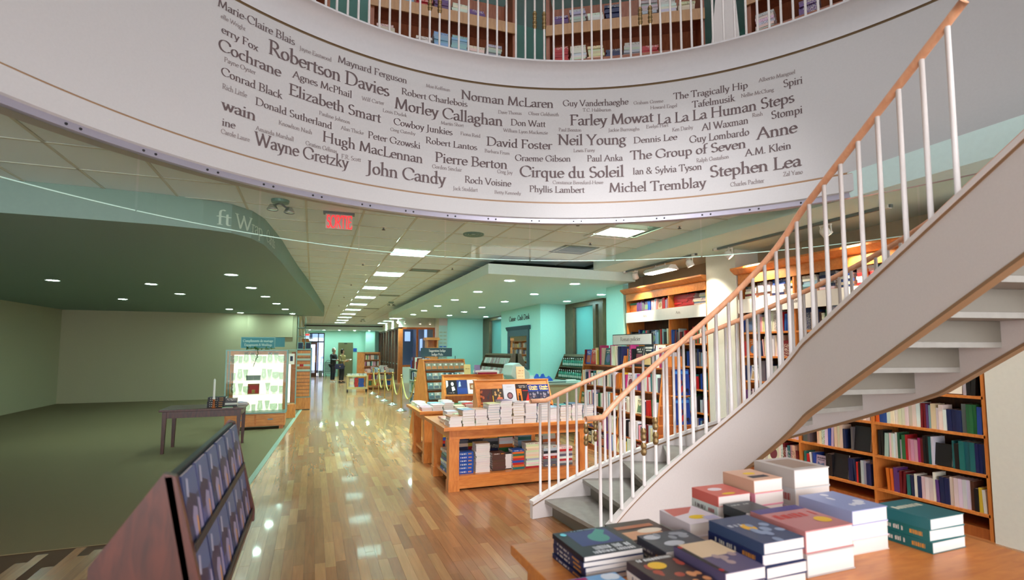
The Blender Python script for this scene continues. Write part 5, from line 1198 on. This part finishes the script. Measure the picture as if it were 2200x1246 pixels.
# ------------------------------------------------------------------ foreground brochure stand
bs = thing('brochure_stand', 'dark sloping rack of glossy blue brochures at the aisle edge', 'display stand', (-.31, 1.95, 0))
LN = 1.37
MB().prism([(-.015, .74), (.0, .74), (-.095, 1.25), (-.115, 1.25)], 0, LN, 'y').build('back_board', 'black', bs)
for y in (.0, LN-.03): MB().prism([(.03, .70), (-.30, .70), (-.30, 1.0), (-.118, 1.262), (-.085, 1.25), (.03, .76)], y, y+.03, 'y').build('end_panel', 'mahogany', bs)
box(-.30, .02, .03, LN-.03, .70, .725).build('bottom_board', 'mahogany', bs)
for y in (.1, LN-.16): box(-.26, -.20, y, y+.06, 0, .70).build('leg', 'black', bs); box(-.40, .06, y, y+.06, 0, .03).build('foot', 'black', bs)
slope = math.atan2(.095, .51)
for k in range(2):
    z = .742+.255*k; x = -(z-.74)*.095/.51; MB().box(x, x+.022, .03, LN-.03, z-.006, z+.004).box(x+.018, x+.022, .03, LN-.03, z+.004, z+.03).build('pocket', 'dark', bs)
    for q in range(6):
        M = Matrix.Translation((-.31, 1.95, 0)) @ frame(Vector((x+.004, .14+.219*q, z+.006)), Vector((0, 1, 0)), ZV, Vector((1, 0, 0))) @ Matrix.Rotation(-slope, 4, 'X') @ Matrix.Translation((0, .12, 0))
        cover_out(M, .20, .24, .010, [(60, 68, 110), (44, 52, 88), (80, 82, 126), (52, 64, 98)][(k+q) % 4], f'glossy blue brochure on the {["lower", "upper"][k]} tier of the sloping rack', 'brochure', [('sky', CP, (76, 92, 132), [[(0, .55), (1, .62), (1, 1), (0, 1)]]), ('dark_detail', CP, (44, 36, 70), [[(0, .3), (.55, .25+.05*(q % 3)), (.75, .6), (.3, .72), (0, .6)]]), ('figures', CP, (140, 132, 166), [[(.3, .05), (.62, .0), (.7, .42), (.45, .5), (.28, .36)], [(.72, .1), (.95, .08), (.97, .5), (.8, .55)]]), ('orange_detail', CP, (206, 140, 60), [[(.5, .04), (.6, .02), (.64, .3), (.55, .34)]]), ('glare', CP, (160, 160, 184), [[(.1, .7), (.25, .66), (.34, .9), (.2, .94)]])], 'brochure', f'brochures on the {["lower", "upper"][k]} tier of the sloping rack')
# ------------------------------------------------------------------ far end of the hall
sc = struct(thing('window_3', None, None)); sc['label'] = 'row of tall wooden window posts along the far aisle'
for i in range(8):
    y = 26.5+1.15*i; box(4.0, 4.2, y, y+.16, 0, 2.8).build('post', 'walnut' if i else 'cherry_dark', sc)
    if i < 7: box(4.09, 4.10, y+.16, y+1.15, .1, 2.8).build('pane', 'window', sc)
box(4.02, 4.18, 26.5, 34.7, 0, .1).build('sill', 'walnut', sc); box(4.0, 4.2, 26.4, 34.8, 2.72, 2.80).build('head', 'walnut', sc)
box(4.05, 4.09, 26.66, 34.7, .92, .97).build('hand_bar', 'chrome', sc)
w4 = struct(thing('window_4', None, None)); w4['label'] = 'wood framed shop window facing the cash desk'
box(4.0, 4.22, 26.40, 26.5, 0, 2.8).build('post', 'cherry_dark', w4); box(4.9, 5.0, 26.42, 26.5, .9, 2.7).build('mullion', 'cherry_dark', w4); box(5.76, 5.86, 26.42, 26.5, 0, 2.7).build('post', 'cherry_dark', w4); box(4.22, 5.86, 26.42, 26.5, 2.70, 2.80).build('head', 'cherry_dark', w4); box(4.22, 5.76, 26.42, 26.5, .8, .9).build('sill', 'cherry_dark', w4); box(4.22, 5.76, 26.42, 26.5, 0, .8).build('apron', 'cream_wall' if 0 else 'soffit', w4)
box(4.22, 4.9, 26.455, 26.46, .9, 2.7).build('pane', 'window', w4); box(5.0, 5.76, 26.455, 26.46, .9, 2.7).build('pane', 'window', w4)
# the street beyond: dark facade with lit shop windows
fa = thing('street_facade', 'dark blue building facade with lit windows across the street', 'building', (0, 0, 0)); box(6.9, 7.2, 24, 40, 0, 6).build('wall', 'navy', fa); box(4.3, 6.9, 38.6, 38.9, 0, 6).build('wall', 'navy', fa)
for i, (y, z) in enumerate(((29, 2.1), (30.6, 2.4), (32, 1.2), (33.5, 2.3), (28, .9), (35, 1.6), (27, 2.2))): box(6.86, 6.9, y, y+.7, z, z+.8).build('lit_window', 'street' if i % 2 else 'street_dim', fa)
for i, (x, z) in enumerate(((4.5, 2.4), (5.2, 2.2), (5.7, 1.5), (6.3, 2.3), (4.9, 1.0))): box(x, x+.4, 38.55, 38.6, z, z+.7).build('lit_window', 'street' if i % 2 else 'street_dim', fa)
dr = struct(thing('door_1', None, None)); dr['label'] = 'glazed entrance door with dark frame at the end of the aisle'
MB().box(-.62, -.54, 34.8, 34.9, 0, 2.73).box(.28, .34, 34.8, 34.9, 0, 2.73).box(.62, .68, 34.8, 34.9, 0, 2.73).box(-.54, .62, 34.8, 34.9, 2.66, 2.73).box(-.54, .62, 34.8, 34.9, 2.12, 2.2).build('frame', 'dark', dr)
lf = MB().box(-.40, -.28, 34.82, 34.88, 0, 2.12).box(.14, .26, 34.82, 34.88, 0, 2.12).box(-.28, .14, 34.82, 34.88, 0, .22).box(-.28, .14, 34.82, 34.88, 2.0, 2.12).build('door_leaf', 'mahogany', dr); box(-.28, .14, 34.845, 34.855, .22, 2.0).build('pane', 'window', lf); box(.16, .19, 34.78, 34.82, .9, 1.3).build('handle', 'brass', lf)
box(.34, .62, 34.845, 34.855, .1, 2.12).build('side_pane', 'window', dr); box(-.54, .62, 34.845, 34.855, 2.2, 2.66).build('transom_pane', 'window', dr); box(.36, .60, 34.82, 34.9, 0, .35).build('side_panel', 'grey_metal', dr)
fo = thing('shop_front', 'lit blue shop front outside the entrance door', 'building', (0, 0, 0)); box(-3.5, 3.8, 40.0, 40.3, 0, 5).build('wall', 'navy', fo); box(-2.5, .9, 39.95, 40.0, .2, 3.2).build('shop_window', 'street', fo); box(-1.0, .5, 39.9, 39.95, 2.35, 2.55).build('shop_sign', 'lit_sign', fo); box(-.25, -.05, 39.9, 39.95, 0, 3.2).build('pilaster', 'navy', fo)
t = thing('exit_sign', 'small red exit sign above the entrance door', 'exit sign', (-.35, 34.7, 2.52)); box(-.15, .15, 0, .06, 0, .16).build('housing', 'white', t); box(-.12, .12, -.004, 0, .03, .13).build('lit_face', 'exit_red', t); box(-.02, .02, .02, .06, .16, .36).build('bracket', 'white', t)
el = struct(thing('door_2', None, None)); el['label'] = 'bronze elevator doors in the pale far wall'
MB().box(1.5, 1.58, 34.74, 34.8, 0, 2.12).box(2.32, 2.40, 34.74, 34.8, 0, 2.12).box(1.58, 2.32, 34.74, 34.8, 1.98, 2.12).build('frame', 'elevator', el); box(1.58, 1.949, 34.76, 34.8, 0, 1.98).build('door_leaf', 'elevator', el); box(1.951, 2.32, 34.76, 34.8, 0, 1.98).build('door_leaf', 'elevator', el); box(1.86, 2.04, 34.72, 34.74, 2.03, 2.09).build('floor_indicator', 'dark', el)
t = tag(box(2.42, 2.64, 34.77, 34.79, 1.54, 1.76).build('wall_sign', 'blue'), 'small square blue sign beside the elevator', 'sign')
def trolley():
    t = thing('stacking_trolley', 'grey wire trolley parked against the far wall', 'trolley', (1.05, 34.3, 0))
    MB().tube([(-.33, 0, .25), (-.33, 0, .85), (-.2, 0, 1.0), (.2, 0, 1.0), (.33, 0, .85), (.33, 0, .25), (-.33, 0, .25)], .02, 6).build('frame', 'grey_metal', t)
    for k in range(7): box(-.32, .32, -.005, .005, .3+.09*k, .36+.09*k).build('slat', 'grey_metal', t)
    for s in (-1, 1): MB().tube([(s*.3, 0, .25), (s*.25, -.1, .05)], .02, 6).build('leg', 'grey_metal', t)
    box(-.28, .28, -.3, .0, .22, .25).build('platform', 'grey_metal', t)
    for s in (-1, 1): MB().lathe([(0, -.02), (.05, -.02), (.05, .02), (0, .02)], 10, (s*.25, -.12, .05), axis='x').build('wheel', 'dark', t)
trolley()
hb = thing('hall_bookcase', 'bookcase of bright books along the far left hall wall', 'bookcase', (-.5, 27.5, 0)); box(0, .02, 0, 5, 0, 2.2).build('back_panel', 'cherry_dark', hb)
for y in (0, 1.25, 2.5, 3.75, 4.97): box(.02, .3, y, y+.03, 0, 2.2).build('side_panel', 'cherry', hb)
for z in (.1, .55, 1.0, 1.4, 1.8, 2.2): box(.02, .3, .0, 5, z-.03, z).build('shelf', 'cherry_h', hb)
for z in (.1, .55, 1.0, 1.4, 1.8):
    for y in (.04, 1.29, 2.54, 3.79): row((-.22, 27.5+y, z), (1, 0, 0), 1.17, (.2, .3), (.03, .07), (.15, .2), DARKMIX+MIX+['blue', 'blue'], 'in the hall bookcase', 'books in the hall bookcase', .95)
# two readers
def skin_mesh(name, verts, edges, radii, mat, parent=None, root=0, sub=2):
    me = bpy.data.meshes.new(name); me.from_pydata(verts, edges, []); me.update(); o = bpy.data.objects.new(name, me); COL.objects.link(o)
    if parent: o.parent = parent
    sk_ = o.modifiers.new('s', 'SKIN'); sk_.use_smooth_shade = True
    for i, r_ in enumerate(radii): me.skin_vertices[0].data[i].radius = r_ if isinstance(r_, tuple) else (r_, r_)
    me.skin_vertices[0].data[root].use_root = True
    sb = o.modifiers.new('d', 'SUBSURF'); sb.levels = sb.render_levels = sub; me.materials.append(MATS[mat]); return o
def person(loc, rz, label, jacket, hair, scale=1., skirt=False, reach=True):
    p = thing('person', label, 'person', loc, rz); p.scale = (scale,)*3
    hz = .92; J = [(0, 0, .93), (0, 0, 1.12), (0, -.01, 1.34), (0, -.02, 1.43), (0, -.04, 1.50), (0, -.045, 1.60), (0, -.045, 1.68)]
    V = list(J); E_ = [(0, 1), (1, 2), (2, 3), (3, 4), (4, 5), (5, 6)]; Rr = [(.16, .11), (.14, .10), (.15, .10), (.06, .06), (.052, .055), (.078, .095), (.05, .06)]
    A = []
    for s in (-1, 1):
        b = len(V); V += [(s*.19, -.01, 1.36), (s*.24, -.03, 1.12), (s*.14, -.26, 1.10), (s*.07, -.33, 1.14), (s*.05, -.38, 1.15)]; E_ += [(2, b), (b, b+1), (b+1, b+2), (b+2, b+3), (b+3, b+4)]; Rr += [.055, .045, .036, .03, .022]
        b = len(V); V += [(s*.09, 0, .86), (s*.10, -.01, .48), (s*.10, .02, .09), (s*.11, -.10, .045)]; E_ += [(0, b), (b, b+1), (b+1, b+2), (b+2, b+3)]; Rr += [.085, .058, .042, .036]
    skin_mesh('body', V, E_, Rr, 'skin', p)
    V = [(0, 0, .84), (0, 0, 1.0), (0, 0, 1.18), (0, -.01, 1.36), (0, -.015, 1.42)]; E_ = [(0, 1), (1, 2), (2, 3), (3, 4)]; Rr = [(.20, .15), (.19, .14), (.18, .135), (.17, .12), (.075, .07)]
    for s in (-1, 1): b = len(V); V += [(s*.195, -.01, 1.365), (s*.25, -.03, 1.12), (s*.145, -.25, 1.10)]; E_ += [(3, b), (b, b+1), (b+1, b+2)]; Rr += [.075, .062, .052]
    skin_mesh('jacket', V, E_, Rr, jacket, p)
    V = [(0, 0, .92)]; E_ = []; Rr = [(.165, .125)]
    for s in (-1, 1): b = len(V); V += [(s*.09, 0, .82), (s*.10, -.01, .48), (s*.10, .02, .10)]; E_ += [(0, b), (b, b+1), (b+1, b+2)]; Rr += [.1, .075, .068]
    skin_mesh('trousers', V, E_, Rr, 'denim', p)
    hr_ = MB().lathe([(0, .125), (.05, .115), (.085, .07), (.095, .0), (.085, -.07), (.07, -.12)], 14, (0, -.02, 1.62), 0, 360); hr_.v = [(x, y if y > -.075 else -.075+.3*(y+.075), z) for x, y, z in hr_.v]; hr_.build('hair', hair, p, True)
    for s in (-1, 1):
        sh_ = MB().prism([(-.16, 0), (.08, 0), (.08, .07), (.02, .09), (-.10, .05), (-.16, .03)], s*.105-.042, s*.105+.042, 'x').build('shoe', 'dark' if jacket == 'tan_jacket' else 'white', p)
    return p
person((1.40, 27.9, 0), R(55), 'person in a tan jacket reading at the far book table', 'tan_jacket', 'hair', .98)
person((1.0, 28.5, 0), R(60), 'person in a black jacket standing beside the tan jacket', 'black', 'hair_grey', 1.02)
bg = thing('shoulder_bag', 'dark shoulder bag at the hip of the tan jacket', 'bag', (1.26, 27.50, .70), R(10)); MB().prism([(-.22, 0), (.22, 0), (.24, .12), (.20, .26), (-.20, .26), (-.24, .12)], -.05, .05, 'y').build('bag_body', 'navy', bg, bevel=.02); MB().tube([(-.18, 0, .25), (-.06, .12, .66), (.06, .14, .66), (.18, 0, .25)], .012, 6).build('strap', 'navy', bg); MB().lathe([(0, -.01), (.03, -.01), (.03, .01), (0, .01)], 10, (.02, -.058, .13), axis='y').build('clasp', 'chrome', bg)
ob = thing('open_book', 'open white book held by the person in tan', 'book', (1.72, 27.68, 1.13), R(55))
for s in (-1, 1): MB().prism([(0, 0), (s*.13, .04), (s*.13, .055), (0, .02)], -.1, .1, 'y').build('page_half', 'white', ob)
# far book tables, cart and shelf
ctt = thing('book_cart', 'pale wooden book cart on castors in the aisle', 'cart', (1.28, 21.35, 0)); box(0, .78, 0, .5, .60, .64).build('top', 'oak_pale', ctt); box(.04, .74, .03, .47, .17, .20).build('shelf', 'oak_pale', ctt)
for x in (.0, .73): box(x, x+.05, .02, .48, .12, .60).build('side_panel', 'oak_pale', ctt)
box(.05, .73, .02, .04, .12, .17).build('rail', 'oak_pale', ctt)
for x in (.03, .75):
    for y in (.08, .42): MB().lathe([(0, -.02), (.055, -.02), (.055, .02), (0, .02)], 12, (x, y, .0555), axis='x').build('castor', 'dark', ctt); box(x-.015, x+.015, y-.01, y+.01, .06, .12).build('fork', 'grey_metal', ctt)
Gf = 'books on the wooden cart'
stack(1.46, 21.47, .2005, 7, .15, .14, .045, math.pi/2, 'white', 'in the pale stack inside the cart', Gf); stack(1.63, 21.47, .2005, 8, .15, .13, .045, math.pi/2, 'red', 'in the red stack inside the cart', Gf); stack(1.82, 21.47, .2005, 8, .15, .2, .042, math.pi/2, 'blue', 'in the blue stack inside the cart', Gf)
for i in range(5): stack(1.36+.15*i, 21.5, .6405, 2, .13, .14, .04, 0, ['white', 'pale grey', 'white', 'navy', 'pale blue'][i], 'on top of the wooden cart', Gf)
fb = thing('far_bookcase', 'orange wooden bookcase end beside the two readers', 'bookcase', (1.95, 25.2, 0)); box(0, .32, 0, .35, 0, 1.55).build('end_panel', 'cherry', fb); box(.32, 1.0, .0, .35, 1.48, 1.55).build('top', 'cherry_h', fb); box(.32, 1.0, .3, .35, 0, 1.48).build('back_panel', 'cherry', fb); box(1.0, 1.03, 0, .35, 0, 1.55).build('end_panel', 'cherry', fb)
for z in (.2, .55, .9, 1.2): box(.32, 1.0, 0, .3, z-.02, z).build('shelf', 'cherry_h', fb)
for z in (.9, 1.2, .55): row((2.28, 25.22, z), (0, -1, 0), .66, (.18, .24), (.02, .04), (.12, .15), MIX, 'in the orange bookcase by the readers', 'books in the orange bookcase', .95, .4)
ftb = thing('display_table', 'far display table heaped with white books behind the cart', 'table', (2.1, 22.6, 0)); box(0, 1.2, 0, 1.2, .66, .70).build('table_top', 'cherry_h', ftb)
for x in (.04, 1.08):
    for y in (.04, 1.08): box(x, x+.08, y, y+.08, 0, .66).build('leg', 'cherry', ftb)
box(.06, 1.14, .06, 1.14, .12, .16).build('lower_shelf', 'cherry_h', ftb); box(.06, 1.14, .06, 1.14, .38, .41).build('middle_shelf', 'cherry_h', ftb)
for i in range(6):
    for j in range(3): stack(2.22+.19*i, 22.75+.3*j, .7005, 4+(i*j*3) % 5, .15, .2, .035, 0, random.choice(['white', 'white', 'pale blue', 'pale grey', 'navy', 'red']), 'on the far display table behind the cart', 'books on the far display table')
for i in range(5): stack(2.25+.2*i, 22.82, .1605, 4, .15, .17, .045, math.pi/2, ['green', 'yellow', 'red', 'black', 'blue'][i], 'inside the far display table', 'books on the far display table'); stack(2.25+.2*i, 22.82, .4105, 4, .15, .17, .045, math.pi/2, ['red', 'purple', 'white', 'cream', 'grey'][i], 'inside the far display table', 'books on the far display table')
# low white shelf behind the music stand with a small wooden cupboard
wl = thing('low_bookcase', 'low white bookcase behind the queue ropes', 'bookcase', (2.75, 13.3, 0)); box(0, .03, 0, 2.6, 0, 1.1).build('back_panel', 'counter_top', wl) if 0 else box(.27, .30, 0, 2.6, 0, 1.1).build('back_panel', 'counter_top', wl)
for y in (0, 1.28, 2.57): box(0, .27, y, y+.03, 0, 1.1).build('side_panel', 'counter_top', wl)
for z in (.1, .43, .76, 1.1): 
    for y in (.03, 1.31): box(0, .27, y, y+1.25, z-.02, z).build('shelf', 'counter_top', wl)
for z in (.1, .43, .76):
    for y in (1.26, 2.55): row((2.77, 13.3+y, z), (-1, 0, 0), 1.2, (.19, .27), (.02, .05), (.12, .16), DARKMIX+['white', 'cream'], 'on the low white bookcase behind the ropes', 'books on the low white bookcase', .9)
row((2.77, 15.85, 1.1005), (-1, 0, 0), 2.4, (.2, .34), (.03, .06), (.14, .18), DARKMIX, 'on top of the low white bookcase behind the ropes', 'books on the low white bookcase', .85, .2)
cb = thing('corner_cabinet', 'small orange wooden cabinet by the etched panel', 'cabinet', (4.0, 19.4, 0)); box(0, .42, 0, .4, 0, 1.75).build('body', 'cherry', cb); box(-.05, .47, -.05, .45, 2.02, 2.12).build('cornice', 'cherry_h', cb); MB().box(0, .04, 0, .4, 1.75, 2.02).box(.38, .42, 0, .4, 1.75, 2.02).box(.04, .38, .36, .4, 1.75, 2.02).build('open_top', 'cherry', cb)
# track spots glowing over the window posts
for i, (x, y, z, lb) in enumerate(((3.9, 26.0, 3.0, 'glowing ceiling spot above the first wooden post'), (4.25, 26.0, 3.0, 'glowing ceiling spot above the shop window corner'), (5.0, 26.0, 3.0, 'glowing ceiling spot above the shop window middle'), (5.5, 26.0, 3.0, 'glowing ceiling spot at the shop window end'))):
    t = thing('spotlight', lb, 'spotlight', (x, y, z)); MB().tube([(0, 0, .05), (0, 0, .21)], .012, 6).build('stem', 'white', t); MB().lathe([(0, .06), (.06, .05), (.07, -.05), (.05, -.05)], 12).build('lamp_head', 'white', t, True); MB().lathe([(0, -.045), (.055, -.047)], 12).build('bulb', 'spot_glow', t)
# ------------------------------------------------------------------ upper gallery
def gal_case(a, L, label, hgt=1.75, rad=4.75, shelves=(.22, .72, 1.24), mat='gallery_wood'):
    c, s = math.cos(R(a)), math.sin(R(a)); t = thing('gallery_bookcase', label, 'bookcase', (CX+rad*c, CY+rad*s, 4.9), R(a-90))
    for x in (-L/2, L/2-.05): box(x, x+.05, 0, .42, 0, hgt).build('side_panel', mat, t)
    box(-L/2+.05, L/2-.05, .40, .42, 0, hgt).build('back_panel', 'gallery_wood', t)
    for z in shelves: box(-L/2+.05, L/2-.05, -.01, .40, z-.045, z).build('shelf', mat, t)
    box(-L/2, L/2, -.03, -.01, 1.09, 1.24).build('front_board', 'gallery_pale', t)
    M = Matrix.Translation((CX+rad*c, CY+rad*s, 4.9)) @ Matrix.Rotation(R(a-90), 4, 'Z'); return t, M
Gg = 'books in the upper gallery bookcases'
for a, L, lb in ((58.5, 2.1, 'brown gallery bookcase with stacked books behind the railing'), (87.5, 1.95, 'brown gallery bookcase beside the green wall gap'), (30.5, 1.6, 'brown gallery bookcase beyond the white slanted board'), (114, 1.5, 'gallery bookcase at the dark end of the railing')):
    t, M = gal_case(a, L, lb)
    for k, z in enumerate((.7205, 1.2405)):
        x = -L/2+.2
        while x < L/2-.2:
            if random.random() < (.62 if k == 0 else .9):
                n = random.randint(3, 6); c_ = random.choice(['red', 'white', 'pale blue', 'pale grey', 'cream', 'navy', 'white', 'purple']); q = M @ Vector((x, .10, z))
                stack(q.x, q.y, q.z, n, .16, .21, .036, R(a-90)+math.pi/2, c_, 'in a stack in '+lb.replace('brown ', 'the ').replace('dark ', 'the '), Gg)
            x += .24
t = thing('slanted_board', 'white slanted board standing between gallery bookcases', 'board', (CX+4.55*math.cos(R(43.0)), CY+4.55*math.sin(R(43.0)), 4.9), R(43.0-90)); MB().prism([(-.22, 0), (.20, 0), (.10, 1.6), (-.05, 1.6)], 0, .05, 'y').build('board_panel', 'white_enamel', t); box(-.22, .2, .05, .35, 0, .05).build('foot', 'dark', t)
t = thing('slat_cabinet', 'low orange slatted cabinet against the green gallery wall', 'cabinet', (CX+6.6*math.cos(R(73.5)), CY+6.6*math.sin(R(73.5)), 4.9), R(-16)); box(-.4, .4, .02, .4, 0, 1.25).build('body', 'cherry', t)
for k in range(9): box(-.4, .4, 0, .02, .05+.135*k, .165+.135*k).build('slat', 'cherry', t)
# ------------------------------------------------------------------ link the books: the 300 that show largest, the rest as one
BK.sort(key=lambda b: -b[0])
mb = MB(); rnd = random.Random(3)
SPT = []; FCT = []; FCP = []
for v_ in range(3):
    m_ = MB()
    for q in bars(.12, .88, .80, .90, 6, 300+v_)+bars(.2, .8, .70, .76, 8, 310+v_): m_.face([(u-.5, v-.5, 1.03) for u, v in q])
    FCT.append(m_.mesh('cover_title', 'cover_plain'))
    FCP.append(MB().face([(u-.5, v-.5, 1.025) for u, v in (disc(.5, .38, .32, .26) if v_ == 1 else [(.12, .1), (.88, .1), (.88, .62), (.12, .62)] if v_ == 0 else [(.1, .08), (.9, .08), (.75, .6), (.4, .5), (.2, .64)])]).mesh('cover_picture', 'cover_plain'))
for a, b, n_, sd in ((-.36, .06, 9, 5), (.16, .38, 5, 6)):
    m_ = MB()
    for q in bars(a, b, .3, .72, n_, sd): m_.face([(-.5012, -u, v) for u, v in q])
    SPT.append(m_.mesh('spine_print', 'cover_plain'))
for i, (s, M, w, h, t, col, where, group, kind) in enumerate(BK):
    c = lin(tuple(min(255, v*rnd.uniform(.9, 1.06)) for v in BCOL[col])); MM = M @ Matrix.Diagonal((w, h, t, 1))
    if i < 285:
        plain = kind == 'plain'; fc = kind == 'face'; kind = 'book' if plain or fc else kind
        o = bpy.data.objects.new(kind, COVER_PLAIN if plain or fc else COVER); COL.objects.link(o); o.matrix_world = MM; o.color = c+(1,)
        tag(o, f'{col} {kind} {where}', kind, group)
        p = bpy.data.objects.new('page_block', PAGES); COL.objects.link(p); p.parent = o
        if fc:
            dk = sum(BCOL[col]) < 400; v_ = rnd.randrange(3)
            q = bpy.data.objects.new('cover_title', FCT[v_]); COL.objects.link(q); q.parent = o; q.color = lin((226, 220, 206) if dk else (70, 60, 74))+(1,)
            q = bpy.data.objects.new('cover_picture', FCP[v_]); COL.objects.link(q); q.parent = o; q.color = lin(rnd.choice([(170, 90, 60), (90, 110, 150), (190, 160, 110), (120, 60, 70), (90, 120, 90)]))+(1,)
        if plain:
            q = bpy.data.objects.new('spine_title', SPT[0]); COL.objects.link(q); q.parent = o; q.color = lin((226, 222, 214) if sum(BCOL[col]) < 400 else (90, 70, 80))+(1,)
            q = bpy.data.objects.new('spine_author', SPT[1]); COL.objects.link(q); q.parent = o; q.color = lin((222, 150, 60) if sum(BCOL[col]) < 400 else (170, 60, 60))+(1,)
    else:
        mb.box(-.5, .5, -.5, .5, 0, .08, c, MM); mb.box(-.5, .5, -.5, .5, .92, 1, c, MM); mb.box(-.5, -.48, -.5, .5, .08, .92, c, MM); mb.box(-.48, .49, -.49, .49, .08, .92, lin((222, 212, 204)), MM)
o = mb.build('distant_books', 'cover_far'); tag(o, 'remaining small books on shelves and far tables', 'books', kind='stuff')
